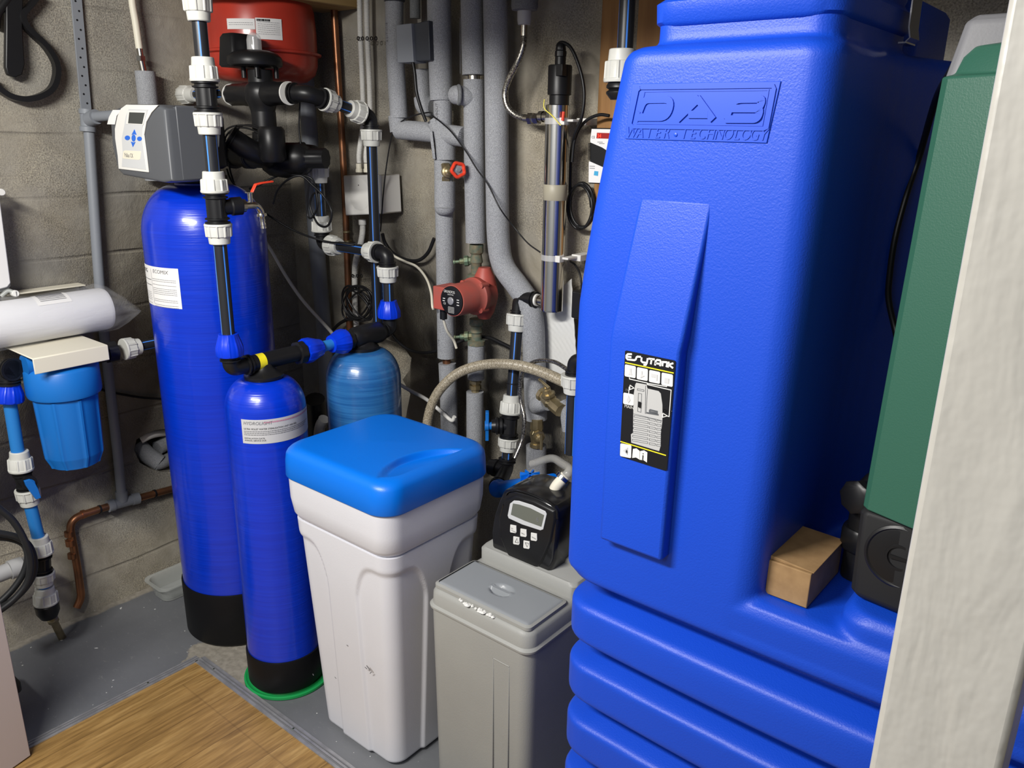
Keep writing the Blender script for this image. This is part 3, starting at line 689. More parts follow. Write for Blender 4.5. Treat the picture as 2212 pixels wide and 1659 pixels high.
MB().rev((-.262, 1.125, 1.035), (0, 0, 1), [(.024, 0), (.027, .004), (.027, .03), (.024, .034)], 24, rfun=lambda k, i: .0015 if (i//2) % 2 else 0).build('union_nut', M['black'], ep)
MB().rev((-.257, 1.112, 1.125), (-.35, -.94, .1), [(.020, 0), (.020, .022), (.022, .022), (.022, .034), (.018, .037)], 24, rfun=lambda k, i: .002 if (k > 1 and i % 3 == 0) else 0).build('plug', M['black'], ep)
dk = MB().rev((-.250, 1.08, 1.085), (1, .05, 0), [(.028, 0), (.052, .01), (.060, .03)], 40).build('flange', M['pump_black'], ep)
# cable between the tank and the pump
cab = [PX(x, y, -.31) for x, y in ((2030, 165),)]+[V(-.300, 1.25, 1.66), V(-.305, 1.24, 1.60), V(-.315, 1.24, 1.53), V(-.320, 1.24, 1.46), V(-.322, 1.24, 1.40), V(-.312, 1.24, 1.35), V(-.295, 1.235, 1.31), V(-.27, 1.23, 1.26)]
cab = [PX(x, y, X_) for x, y, X_ in ((2062, 140, -.232), (2022, 215, -.275), (1988, 330, -.305), (1955, 430, -.312), (1932, 520, -.315), (1921, 600, -.315), (1920, 650, -.312), (1935, 720, -.295), (1950, 800, -.27))]
tag(MB().tube(cab, .0045, 10).build('power_cable', M['black']), 'black cable hanging in a bow beside the green pump', 'cable')
# cardboard box
bx = thing('cardboard_box', 'small brown cardboard box sitting on the shelf of the blue tank', 'box', (-.29, 1.03, .990))
A = PZ(1742, 1315, .9905); B = PZ(1652, 1281, .9905); Cc = PZ(1808, 1236, .9905); u = (B-A); u.z = 0; v = (Cc-A); v.z = 0; v = v-u*(v.dot(u)/u.length_squared)*.9
hz = .052; t_ = V(0, 0, hz)
rot = Matrix((u.normalized(), v.normalized(), V(0, 0, 1))).transposed(); c = A+u/2+v/2+t_/2
MB().loft([[A, A+u, A+u+v, A+v], [A+t_, A+u+t_, A+u+v+t_, A+v+t_]]).build('carton', M['card'], bx, bevel=.0012)
e = V(0, 0, .0012); g = u.normalized()*.002
MB().loft([[A+t_+e*.3+v*.03-g, A+u+t_+e*.3+v*.03+g*2, A+u+v+t_+e*.3+g*2, A+v+t_+e*.3-g], [A+t_+e*1.6+v*.03-g, A+u+t_+e*5+v*.03+g*2, A+u+v+t_+e*3+g*2, A+v+t_+e*1.6-g]]).build('flap', M['card'], bx, bevel=.0006)
# ---------------- pipe fittings ----------------
PR = .0165
def stripedpipe(par, pts, r=PR, name='pipe', m=None, n=32, off=3, smooth=False, label=None):
    mi = [0]*n
    if m is None:
        for k in (off, off+n//4, off+n//2, off+3*n//4): mi[k % n] = 1
    mb = MB().tube(pts, r, n, smooth=smooth, mi=mi, cap=False)
    o = mb.build(name, [M['pipe_black'], M['stripe']] if m is None else m, par)
    if label: o['label'] = label
    return o
def nut(par, p, q, m='nut_white', s=1.0):
    "ribbed compression nut, wide end at p, collar end at q"
    p = Vector(p); q = Vector(q); L = (q-p).length; a = (q-p)
    n = 80
    if m == 'nut_blue':
        prof = [(.026*s, 0), (.0335*s, 0), (.0345*s, L*.06), (.034*s, L*.40), (.030*s, L*.62), (.0255*s, L*.85), (.0245*s, L), (.018*s, L)]
        rf = lambda k, i: .0014*s if (1 < k < 6 and i % 8 < 2) else 0
    else:
        prof = [(.026*s, 0), (.0325*s, 0), (.0335*s, L*.05), (.0335*s, L*.10), (.031*s, L*.12), (.030*s, L*.60), (.029*s, L*.63), (.0265*s, L*.65), (.0250*s, L*.97), (.0235*s, L), (.018*s, L)]
        rf = lambda k, i: .0022*s if (3 < k < 7 and i % 8 < 2) else 0
    return MB().rev(p, a, prof, n, rfun=rf).build('compression_nut', M[m], par, smooth=30)
def tee(par, p, q, br=None, r=.0235, name='tee', m='black'):
    p = Vector(p); q = Vector(q); L = (q-p).length
    mb = MB().rev(p, q-p, [(r*.9, 0), (r*1.28, 0), (r*1.28, .004), (r*1.02, .005), (r*1.02, .009), (r*1.25, .010), (r*1.25, .013), (r, .015), (r, L-.015), (r*1.25, L-.013), (r*1.25, L-.010), (r*1.02, L-.009), (r*1.02, L-.005), (r*1.28, L-.004), (r*1.28, L), (r*.9, L)], 40,
        rfun=lambda k, i: .0022 if (k in (7, 8) and i % 10 < 2) else 0)
    c = (p+q)/2
    if br is not None:
        b = Vector(br); Lb = (b-c).length
        mb.rev(c, b-c, [(r*.8, 0), (r*.8, Lb*.55), (r*.95, Lb*.6), (r*.95, Lb)], 28)
    return mb.build(name, M[m], par, smooth=30)
def elbow(par, pts, r=.019, rad=.035, m='black', name='elbow', ends=1.25):
    P = fillet(pts, rad, 8); mb = MB().tube(P, r, 28, smooth=False)
    for a, b in ((P[0], P[1]), (P[-1], P[-2])):
        d = (b-a).normalized()
        mb.rev(a, d, [(r, 0), (r*ends, 0), (r*ends, .005), (r*1.05, .0055), (r*1.05, .009), (r*ends, .0095), (r*ends, .013), (r, .014)], 28)
    return mb.build(name, M[m], par, smooth=40)
def ring(par, p, d, r, w_, m='white', name='seal_ring'):
    return MB().rev(p, d, [(r*.9, 0), (r, 0), (r, w_), (r*.9, w_)], 28).build(name, M[m], par)

# ---- front riser feeding the small vessel ----
RX, RY = -1.83, 1.101
def rz(y): return PX(424+(y-20)*.0968, y, RX).z
def rp(y): return V(RX, RY, rz(y))
ra = thing('pipe_riser', 'vertical blue-striped black pipe with white nuts standing before the tall blue vessel', 'water pipe', (RX, RY, 1.0))
stripedpipe(ra, [V(RX, RY, 2.14), rp(130)]); nut(ra, rp(-12), rp(46)); nut(ra, rp(176), rp(123))
tee(ra, rp(176), rp(243)); nut(ra, rp(243), rp(291)); stripedpipe(ra, [rp(286), rp(374)], off=5); nut(ra, rp(416), rp(370))
tee(ra, rp(416), rp(483), V(RX+.012, RY+.06, rz(447))); nut(ra, rp(483), rp(527)); stripedpipe(ra, [rp(522), rp(726)], off=0)
nut(ra, rp(768), rp(721), 'nut_blue')
hz_ = 1.0
elbow(ra, [rp(768), V(RX, RY, hz_), V(RX, RY+.055, hz_)], .0215, .028)
# head of the small vessel
MB().rev((RX, RY+.055, hz_), (0, 1, 0), [(.023, 0), (.023, .16), (.027, .163), (.027, .20), (.023, .203)], 32, rfun=lambda k, i: .002 if (k in (2, 3) and i % 4 < 2) else 0).build('vessel_head', M['black'], ra)
MB().rev((RX, SY, .955), (0, 0, 1), [(.050, 0), (.052, .004), (.052, .010), (.046, .014), (.040, .016), (.026, .03), (.022, .045)], 48).build('vessel_flange', M['black'], ra)
lab = MB()
lab.loft([[V(RX+.0237*math.cos(a), RY+y, hz_+.0237*math.sin(a)) for a in [math.radians(-70+10*k) for k in range(17)]] for y in (.072, .094)], False, False, 0, False)
tag(lab.build('label', M['yellow'], ra), 'yellow sticker')
MB().rev((RX, 1.305, hz_), (0, 1, 0), [(.022, 0), (.030, .001), (.030, .02), (.026, .022), (.026, .03)], 32, rfun=lambda k, i: .002 if i % 4 < 2 else 0).build('union_nut', M['black'], ra)
nut(ra, (RX, 1.328, hz_+.001), (RX, 1.385, hz_+.001), 'nut_blue', 1.0)
stripedpipe(ra, [V(RX, 1.38, hz_+.001), V(RX, 1.432, hz_+.003)], .0155, m=M['pipe_blue'], label='light blue pipe piece')
nut(ra, (RX, 1.478, hz_+.004), (RX, 1.425, hz_+.003), 'nut_blue', 1.02)
# brass tap on the riser
ct = V(RX+.012, RY+.06, rz(447)); tp = MB().rev(ct, (0, 1, 0), [(.011, -.004), (.016, .0), (.016, .01), (.010, .012), (.009, .03)], 24).build('bib_tap', M['nickel'], ra); tp['label'] = 'small nickel ball valve tap'
c1 = ct+V(0, .028, 0)
MB().tube([c1, c1+V(0, .016, -.003), c1+V(0, .026, -.014), c1+V(0, .029, -.026)], .0085, 16).build('spout', M['nickel'], tp)
MB().rev(c1+V(0, .029, -.022), (0, .1, -1), [(.012, 0), (.013, .003), (.013, .007), (.008, .008), (.0065, .012), (.0075, .02), (.0060, .021), (.0075, .030), (.006, .031), (.0072, .038)], 20).build('hose_tail', M['nickel'], tp)
MB().cyl(c1+V(0, 0, .004), c1+V(0, 0, .030), .006).build('stem', M['nickel'], tp)
h0 = c1+V(0, -.006, .030); hp = [h0+V(0, -.004, 0), h0+V(0, .012, 0), h0+V(0, .024, .018), h0+V(.0, .04, .021), h0+V(.0, .075, .024)]
mb = MB(); mb.loft([[p+V(dx, 0, dz) for dx, dz in ((-.0055, 0), (.0055, 0), (.0055, .002), (-.0055, .002))] for p in hp[:3]]); mb.build('lever', M['chrome'], tp)
mb = MB(); mb.loft([[p+V(dx, 0, dz) for dx, dz in ((-.0062, -.001), (.0062, -.001), (.0062, .0035), (-.0062, .0035))] for p in hp[1:]]); o = mb.build('lever_grip', M['red_handle'], tp, bevel=.0015); o['label'] = 'red lever grip'

# ---- second head, on the pale vessel, and the loop rising behind ----
rb = thing('pipe_loop', 'black water pipe loop joining the pale blue vessel to the fittings above it', 'water pipe', (RX, 1.56, 1.0))
MB().rev((RX, 1.478, hz_+.004), (0, 1, 0), [(.020, 0), (.028, .002), (.028, .018), (.024, .022), (.024, .03)], 32, rfun=lambda k, i: .0015 if i % 4 < 2 else 0).build('union_nut', M['black'], rb)
MB().rev((RX, 1.500, hz_+.006), (0, 1, 0), [(.022, 0), (.031, .012), (.033, .03), (.033, .105), (.028, .12), (.022, .125)], 36).build('vessel_head', M['black'], rb, smooth=35)
MB().rev((OX, OY, .962), (0, 0, 1), [(.048, 0), (.050, .004), (.050, .012), (.040, .018), (.034, .03), (.030, .05)], 48).build('vessel_flange', M['black'], rb)
LY = 1.652; zc_ = PY(815, 545, LY).z; xe = PY(812, 545, LY).x
elbow(rb, [V(RX, 1.622, hz_+.006), V(RX, LY+.003, hz_+.008), V(RX, LY+.003, 1.052)], .0215, .032, ends=1.1)
nut(rb, (RX, LY, 1.045), (RX, LY, 1.098), 'nut_blue')
stripedpipe(rb, [V(RX, LY, 1.09), V(RX, LY, 1.165)], off=5)
nut(rb, (RX, LY, 1.203), (RX, LY, 1.155)); elbow(rb, [V(RX, LY, 1.203), V(RX, LY, zc_), V(RX-.045, LY, zc_)], .021, .03)
nut(rb, (RX-.045, LY, zc_), (RX-.092, LY, zc_)); xl = PY(697, 530, LY).x
stripedpipe(rb, [V(RX-.085, LY, zc_), V(xl+.08, LY, zc_)]); nut(rb, (xl+.038, LY, zc_), (xl+.085, LY, zc_)); elbow(rb, [V(xl+.038, LY, zc_), V(xl, LY, zc_), V(xl, LY, zc_+.04)], .0205, .03)
zt2 = PY(680, 375, LY).z
nut(rb, (xl, LY, zc_+.040), (xl, LY, zc_+.09)); stripedpipe(rb, [V(xl, LY, zc_+.08), V(xl, LY, zt2-.015)], off=5); nut(rb, (xl, LY, zt2+.022), (xl, LY, zt2-.028)); ze = zt2+.06
elbow(rb, [V(xl, LY, zt2+.022), V(xl, LY, ze+.005), V(xl-.05, LY-.03, ze+.010)], .0215, .035)

# ---- valve head, controller and bypass on the tall vessel ----
ct_ = thing('filter_controller', 'dark grey filter controller with a small screen and blue arrow buttons on the tall vessel', 'controller', (TX, TY, 1.45))
MB().rev((TX, TY, 1.445), (0, 0, 1), [(.072, 0), (.076, .004), (.076, .018), (.062, .022), (.055, .04), (.06, .06), (.06, .16), (.04, .18)], 40).build('valve_body', M['black'], ct_)
MB().box((TX+.02, TY-.03, 1.56), (.15, .14, .15)).build('valve_block', M['black'], ct_, bevel=.015)
KY = 1.105; kx0, kx1, kz0, kz1 = -2.335, -2.035, 1.462, 1.650
def prof(t):   # outline in (x, z) seen from the front, bulging left side
    pass
ol = [(-2.300, 1.640), (-2.225, 1.653), (-2.06, 1.650), (-2.035, 1.640), (-2.035, 1.462), (-2.075, 1.456), (-2.30, 1.466), (-2.326, 1.48), (-2.340, 1.55), (-2.333, 1.61)]
yd_ = KY+.012
L = []
for y, s_, in ((KY, .955), (KY+.004, .985), (KY+.014, 1.0), (KY+.075, 1.0), (KY+.10, .985)):
    cx_, cz_ = -2.185, 1.556; L.append([V(cx_+(x-cx_)*s_, y, cz_+(z-cz_)*s_) for x, z in ol])
MB().loft(L).build('cover', M['ctrl_grey'], ct_, smooth=50, bevel=.004)
L = []
sd = [(KY+.03, 1.648), (KY+.13, 1.650), (KY+.150, 1.640), (KY+.152, 1.622), (KY+.12, 1.61), (KY+.105, 1.585), (KY+.105, 1.575), (KY+.15, 1.578), (KY+.145, 1.545), (KY+.105, 1.548), (KY+.100, 1.464), (KY+.03, 1.464)]
MB().loft([[V(x, y, z) for y, z in sd] for x in (-2.075, -2.037, -2.034)]).build('side_cover', M['ctrl_grey'], ct_, smooth=25, bevel=.003)
def kf(x, y): return PY(x/3.949, y/3.949, KY-.0005)   # points read on the cover face
def kpoly(nm, Ps, m, off, th=.001, bevel=0): return poly(nm, [[kf(*p) for p in P] for P in Ps], m, ct_, nY, off, th, bevel)
kpoly('face_plate', [[(1358, 897), (1085, 893), (1040, 925), (1010, 990), (988, 1100), (990, 1180), (1012, 1330), (1020, 1440), (1275, 1470), (1255, 1300), (1235, 1150), (1255, 1040), (1300, 960)]], M['white'], 0, .003, .0008)
kpoly('face_inset', [[(1275, 935), (1110, 930), (1085, 990), (1070, 1080), (1050, 1180), (1058, 1300), (1050, 1420), (1258, 1448), (1240, 1320), (1222, 1200), (1225, 1090)]], M['ctrl_light'], .0028, .001)
kpoly('bezel', [[(1262, 950), (1105, 945), (1088, 1058), (1235, 1066)]], M['white'], .0036, .001)
kpoly('screen', [[(1250, 962), (1118, 958), (1108, 1052), (1228, 1058)]], M['screen'], .0044, .0006)
def ell(cx_, cy_, a, b): return [(cx_+a*math.cos(t*math.pi/8), cy_+b*math.sin(t*math.pi/8)) for t in range(16)]
kpoly('button', [ell(1153, 1178, 17, 30)], M['btn_blue'], .0036); kpoly('button', [ell(1100, 1176, 22, 20)], M['btn_blue'], .0036); kpoly('button', [ell(1203, 1184, 20, 19)], M['btn_blue'], .0036)
kpoly('button', [[(1160, 1104), (1178, 1150), (1155, 1145), (1136, 1150)]], M['btn_blue'], .0036); kpoly('button', [[(1147, 1255), (1130, 1208), (1152, 1214), (1170, 1210)]], M['btn_blue'], .0036)
kpoly('name_label', [[(1065, 1290), (1080, 1283), (1212, 1290), (1215, 1300), (1208, 1358), (1195, 1364), (1062, 1352), (1058, 1340)]], M['cream'], .0036, .0006)
text('lettering', 'Pallas CK', .0155, kf(1078, 1338), (1, 0, -.02), (0, 0, 1), M['ink_grey'], ct_, .0046, sx=.80)
kpoly('sticker', [[(968, 938), (1042, 938), (1000, 990), (985, 1062), (920, 1060), (935, 1000)]], M['paper'], .001, .001)
def BP(x, y, Y=1.50): return PY(x, y, Y)
by = thing('bypass_unit', 'black bypass valve with a domed cap and clear window above the tall vessel', 'valve', BP(565, 200))
bc = BP(565, 200); bxx, bzz = bc.x, bc.z
MB().rev((bxx, 1.5, bzz-.072), (0, 0, 1), [(.034, 0), (.036, .02), (.040, .035), (.048, .05), (.050, .075), (.046, .09), (.036, .10), (.036, .135)], 36).build('body', M['black'], by)
for sx_, x_ in ((-1, BP(500, 205).x), (1, BP(625, 205).x)):
    MB().rev((bxx, 1.5, bzz-.004), (sx_, 0, 0), [(.036, 0), (.034, abs(x_-bxx)*.5), (.030, abs(x_-bxx)*.55), (.030, abs(x_-bxx))], 32, rfun=lambda k, i: .002 if (k > 1 and i % 4 < 2) else 0).build('port', M['black'], by)
    ring(by, V(x_-.004*sx_, 1.5, bzz-.004), (sx_, 0, 0), .0325, .005)
for k in range(4):
    a = math.radians(45+90*k); MB().cyl((bxx+.047*math.cos(a), 1.5+.047*math.sin(a), bzz+.04), (bxx+.047*math.cos(a), 1.5+.047*math.sin(a), bzz+.075), .007).build('bolt_post', M['black'], by)
cx_ = bxx-.008
MB().rev((cx_, 1.49, bzz+.07), (0, 0, 1), [(.070, 0), (.078, .004), (.080, .012), (.078, .026), (.066, .038), (.045, .045), (.0, .048)], 48).build('cap', M['black'], by)
MB().loft([rr(cx_-.045, 1.475, .040-a, .055-a, .012, bzz+.075+h, 5) for h, a in ((-.006, .004), (.0, .0), (.075, .006), (.085, .012))]).build('motor_cover', M['black'], by)
MB().rev((cx_+.018, 1.48, bzz+.108), (0, 0, 1), [(.021, 0), (.021, .034), (.018, .046), (.010, .053), (.0, .055)], 28).build('window', M['clear_cap'], by)
MB().cyl((cx_+.018, 1.48, bzz+.108), (cx_+.018, 1.48, bzz+.15), .009).build('indicator', M['chrome'], by)
# left branch to the wall
lx = BP(425, 205).x
stripedpipe(by, [V(BP(470, 205).x, 1.5, bzz), V(lx-.02, 1.5, bzz)], .014); nut(by, V(BP(388, 206).x, 1.5, bzz), V(BP(424, 206).x, 1.5, bzz), s=.92)
elbow(by, [V(BP(388, 206).x, 1.5, bzz), V(BP(376, 206).x, 1.5, bzz), V(BP(376, 206).x, 1.57, bzz)], .019, .03)
MB().rev((bxx+.002, 1.5, bzz-.074), (0, 0, -1), [(.036, -.02), (.036, .03), (.030, .032), (.030, .036)], 32).build('lower_port', M['black'], by)
# right branch down to the striped riser at the back
r0 = V(BP(630, 205).x, 1.5, bzz-.004); VX, VY = -1.985, 1.742; r2 = V(VX, VY, PY(806, 262, VY).z+.014)
r1 = V(r0.x+.055, 1.515, bzz-.005); dr = (r2-r1).normalized()
elbow(by, [r0, r1, r1+dr*.055], .0235, .03)
n1 = r1+dr*.055; nut(by, n1, n1+dr*.05); n2 = r2-dr*.035
stripedpipe(by, [n1+dr*.045, n2-dr*.045]); nut(by, n2, n2-dr*.05)
elbow(by, [n2, r2, V(VX, VY, r2.z-.038)], .0205, .03); nut(by, V(VX, VY, r2.z-.038), V(VX, VY, r2.z-.088)); stripedpipe(by, [V(VX, VY, r2.z-.08), V(VX, VY, .93)], .0165, off=5)
# dark grey elbow and black outlet pipework below
ow = thing('outlet_pipework', 'dark grey solvent elbow and thick black pipes beside the filter controller', 'pipe fittings', (bxx, 1.5, 1.5))
uz = bzz-.118
MB().rev((bxx+.003, 1.5, uz+.006), (0, 0, -1), [(.028, -.02), (.028, 0), (.036, .001), (.037, .022), (.030, .024)], 40, rfun=lambda k, i: .0018 if (k in (2, 3) and i % 4 < 2) else 0).build('union_nut', M['black'], ow)
ezz = PY(575, 340, 1.5).z
o = elbow(ow, [V(bxx+.004, 1.5, uz-.014), V(bxx+.006, 1.5, ezz), V(bxx-.085, 1.5, ezz)], .033, .045, m='pvc_dark', ends=1.12); o['label'] = 'dark grey elbow'
MB().rev((bxx-.085, 1.5, ezz), (-1, 0, 0), [(.036, 0), (.036, .02), (.030, .022), (.030, .10)], 36, rfun=lambda k, i: .0015 if (k < 2 and i % 4 < 2) else 0).build('pipe', M['black'], ow)
elbow(ow, [V(bxx-.18, 1.5, ezz), V(TX+.06, 1.5, ezz), V(TX+.06, 1.42, ezz+.02), V(TX+.03, 1.37, ezz+.06)], .032, .05)
MB().rev((TX+.11, 1.46, ezz-.01), (0, 0, 1), [(.03, 0), (.038, .01), (.038, .09), (.03, .1)], 32).build('check_valve', M['black'], ow)
MB().rev((bxx+.02, 1.56, ezz-.052), (0, 0, 1), [(.010, -.010), (.055, -.002), (.074, .014), (.080, .035), (.076, .055), (.05, .07)], 44).build('strainer_bowl', M['black'], ow)
MB().rev((bxx+.03, 1.52, ezz-.002), (.9, .42, .02), [(.040, 0), (.046, .02), (.046, .08), (.034, .10), (.028, .105), (.028, .16)], 36, rfun=lambda k, i: .002 if (k > 3 and i % 4 < 2) else 0).build('pipe', M['black'], ow)
o = stripedpipe(ow, [V(bxx+.12, 1.57, ezz+.004), V(xl-.045, LY-.03, ze+.012)], .024, m=M['black'])
ring(ow, V(xl-.05, LY-.035, ze+.012), (1, .5, 0), .022, .005)

# ---------------- red expansion vessel ----------------
ev = thing('expansion_vessel', 'red steel expansion vessel with two white stickers mounted in the corner', 'expansion vessel', (-2.395, 1.655, 1.74))
EVX, EVY, EVR = -2.395, 1.655, .176
MB().rev((EVX, EVY, 1.728), (0, 0, 1), [(.02, 0), (.08, .003), (.135, .014), (.162, .035), (.171, .06), (.172, .088), (.184, .092), (.185, .098), (.172, .102), (.172, .16), (.168, .22), (.155, .27), (.12, .32), (.05, .345), (.0, .35)], 64).build('shell', M['red_paint'], ev, smooth=35)
MB().box((-2.5, 1.80, 1.90), (.12, .16, .03)).build('bracket', M['red_paint'], ev)
me_ = cylmap(EVX, EVY, .1722)
for (pp, ink) in ((((490, 40), (550, 43), (494, 63), (551, 62)), 0), (((551, 38), (608, 52), (552, 84), (610, 98)), 1)):
    q = [hitcyl(x, y, EVX, EVY, .1722) for x, y in pp]; a0 = azv(EVX, EVY, q[0]); u1 = azv(EVX, EVY, q[1])-a0; u1 = (u1+(2*math.pi if u1 < 0 else 0))*.1722
    patch('sticker', me_, a0, 0, u1, q[2].z, q[0].z, .0012, M['paper'], ev, 14, -.0)
    H_ = q[0].z-q[2].z
    lines('printed_lines', me_, a0, [(.006, u1-.006, q[0].z-.012-.0055*k, .0011) for k in range(int((H_-.016)/.0055))], .0016, M['ink_grey'], ev)
    if ink: lines('printed_logo', me_, a0, [(.004, u1*.55, q[0].z-.009, .006)], .0018, M['ink'], ev)
# ---------------- insulated pipes on the back wall ----------------
IY = 1.815
def I(x, y, Y=IY): return PY(x, y, Y)
def toceil(pts):
    return [V(pts[0].x, pts[0].y, 2.155)]+pts if pts[0].z > 1.97 else pts
def foamtube(par, P, r, name='insulation', n=28, m='foam', res=6, smooth=True, Y=IY):
    pts = toceil([I(x, y, Y) for x, y in P])
    o = MB().tube(pts, r, n, res, smooth=smooth).build(name, M[m], par); return o
def slit(par, x, y0, y1, r, side=.7):
    pts = [I(x, y0)+V(r*side, -r*math.sqrt(1-side*side)-.0003, 0), I(x, y1)+V(r*side, -r*math.sqrt(1-side*side)-.0003, 0)]
    return MB().tube(pts, .0008, 6, smooth=False).build('slit', M['ink_grey'], par)
def foampipe(label, group=None):
    return thing('insulated_pipe', label, 'insulated pipe', (0, 0, 0), group)
def lettering_v(s, x, y, r, par, size=.014, Y=IY):
    p = I(x, y, Y); c = p+V(0, -r-.0006, 0); return text('lettering', s, size, c, (0, 0, 1), (-1, 0, 0), M['ink_grey'], par, .0004)
f1 = foampipe('grey foam insulated pipe running down left of the small grey box'); foamtube(f1, [(851, -90), (853, 100), (862, 255)], .0275)
foamtube(f1, [(858, 250), (862, 285)], .028); MB().rev(I(852, 3), (0, 0, 1), [(.0275, -.002), (.031, 0), (.031, .04)], 28).build('coupling', M['pvc_dark'], f1); lettering_v('6 L-T 1715', 853, 92, .0275, f1, .012)
f2 = foampipe('horizontal grey foam insulated pipe ending in a mitred tee above the red handwheel')
foamtube(f2, [(862, 280), (930, 286), (1004, 296)], .029)
foamtube(f2, [(943, 262), (960, 300), (962, 345)], .031, 'insulation'); 
mb = MB(); mb.loft([[I(x, y, Y) for x, y in ((927, 282), (934, 282), (941, 344), (935, 344))] for Y in (1.80, 1.775)]); mb.build('cut_edge', M['foam'], f2, bevel=.002)
f3 = foampipe('thick grey foam insulated pipe coming down to a step beside the horizontal branch')
foamtube(f3, [(947, -90), (950, 100), (954, 217)], .0345); foamtube(f3, [(956, 210), (957, 282)], .0275, Y=1.815); lettering_v('TUBOLIT', 960, 262, .0277, f3, .0125); slit(f3, 955, 225, 280, .0275)
f4 = foampipe('grey foam insulated pipe running down from the red handwheel valve')
foamtube(f4, [(958, 345), (961, 520), (964, 772)], .0285); 
o = MB().tube([I(961, 392, 1.805), I(961, 449, 1.800)], .0318, 28, smooth=False).build('insulation', M['foam'], f4)
MB().rev(I(961, 448, 1.798), (0, 0, -1), [(.0318, 0), (.030, .010), (.022, .02), (.0, .026)], 28).build('insulation', M['foam'], f4); lettering_v('1715', 963, 745, .0287, f4, .012)
stripedpipe(f4, [I(964, 770), I(965, 786)], .013, m=M['copper'])
foamtube(f4, [(966, 785), (969, 860), (972, 990)], .0285)
MB().rev(I(962, 395, 1.805), (0, 0, 1), [(.012, 0), (.016, .002), (.016, .018), (.010, .020), (.010, .035), (.016, .037), (.017, .055), (.014, .058)], 6).build('valve_body', M['brass'], f4, smooth=20)
w0 = I(962, 372, 1.805); w1 = PY(990, 367, 1.745); ax_ = (w1-w0).normalized()
MB().rev(w0, ax_, [(.014, 0), (.014, .012), (.017, .014), (.017, .026), (.012, .028), (.012, .036), (.007, .04), (.006, (w1-w0).length)], 24).build('valve_bonnet', M['brass'], f4)
pts = []; t1 = ax_.orthogonal().normalized(); t2_ = ax_.cross(t1)
for k in range(48):
    a = 2*math.pi*k/48; rad = .0185*(1+.07*math.cos(5*a)); pts.append(w1+(t1*math.cos(a)+t2_*math.sin(a))*rad)
hwm = MB(); L = []
for k, p in enumerate(pts):
    rd = (p-w1).normalized(); L.append([p+rd*math.cos(b)*.0055+ax_*math.sin(b)*.0065 for b in [2*math.pi*j/10 for j in range(10)]])
L.append(L[0]); hwm.loft(L, False, False)
hwo = hwm.build('handwheel', M['red_handle'], f4); hwo['label'] = 'red handwheel'
MB().rev(w1-ax_*.004, ax_, [(.016, 0), (.016, .003), (.006, .004), (.006, .009)], 20).build('wheel_hub', M['alu'], hwo)
f5 = foampipe('grey foam insulated pipe split by a dark gap, right of the thick stepped pipe')
foamtube(f5, [(1019, -90), (1021, 60), (1023, 162)], .0325); foamtube(f5, [(1024, 172), (1025, 350), (1028, 524)], .0305); stripedpipe(f5, [I(1023, 158), I(1024, 176)], .018, m=M['nickel'])
slit(f5, 1016, 40, 160, .0325, -.3); lettering_v('1715', 1012, 300, .0307, f5, .012)
MB().tube(fillet([I(1024, 215), I(998, 206, 1.78), I(985, 205, 1.79)], .02), .026, 24, smooth=False).build('elbow_insulation', M['foam'], f5)
MB().rev(I(994, 205, 1.772), (-.6, -.8, 0), [(.027, 0), (.0285, .002), (.0285, .006), (.027, .008)], 28).build('clamp_band', M['foam_dark'], f5)
f6 = foampipe('long grey foam insulated pipe bending to the right behind the black elbow')
foamtube(f6, [(1069, -90), (1072, 150), (1074, 400), (1077, 520), (1088, 575), (1118, 618), (1142, 655), (1151, 700), (1154, 780), (1158, 905)], .0335, res=8); 
f7 = foampipe('short grey foam insulated pipe stub below the corroded stop tap'); foamtube(f7, [(1158, 962), (1160, 1120)], .031)
f8 = foampipe('short thin insulated pipe behind the small grey box'); foamtube(f8, [(896, -90), (897, 40)], .016, m='foam_dark', Y=1.85); foamtube(f8, [(912, 150), (915, 215)], .024, Y=1.85)
MB().tube(fillet([I(915, 210, 1.85), I(917, 230, 1.85), I(940, 232, 1.85)], .03), .030, 24, smooth=False).build('elbow_insulation', M['foam'], f8)
f9 = foampipe('grey drain pipe standing in the corner behind the tall blue vessel'); MB().tube(toceil([PY(x, y, 1.845) for x, y in ((643, -70), (668, 278), (676, 420), (690, 600), (700, 720), (712, 940))]), .0285, 28).build('pipe', M['pvc_grey'], f9)
f10 = foampipe('copper pipe running down the back wall beside the white junction box'); stripedpipe(f10, toceil([PY(x, y, 1.87) for x, y in ((718, -60), (724, 60), (744, 400), (756, 740), (764, 900))]), .0115, m=M['copper'], smooth=True)
for x, y in ((749, 503), (752, 523)): MB().rev(PY(x, y, 1.87), (0, 0, 1), [(.011, 0), (.0135, .002), (.0135, .006), (.011, .008)], 20).build('joint', M['brass'], f10)
# small grey metal box
gb = thing('control_box', 'small grey metal box with a cable below, fixed over the insulated pipes', 'electrical box', I(888, 130, 1.79))
A_ = [PY(x, y, 1.755) for x, y in ((855, 54), (888, 50), (893, 134), (858, 136))]; dv = V(.0, .05, 0)
MB().loft([A_, [p+V(.0, .055, 0) for p in A_]]).build('front_cover', M['pvc_grey'], gb, bevel=.002)
MB().loft([[PY(x, y, 1.765) for x, y in ((889, 52), (926, 44), (929, 130), (893, 132))], [PY(x, y, 1.765)+V(0, .05, 0) for x, y in ((889, 52), (926, 44), (929, 130), (893, 132))]]).build('side_cover', M['pvc_dark'], gb, bevel=.002)
tag(MB().tube([PY(x, y, 1.765) for x, y in ((892, 134), (896, 160), (900, 200), (910, 235), (920, 262))], .005, 10).build('box_cable', M['black']), 'thick black cable hanging from the small grey metal box', 'cable')

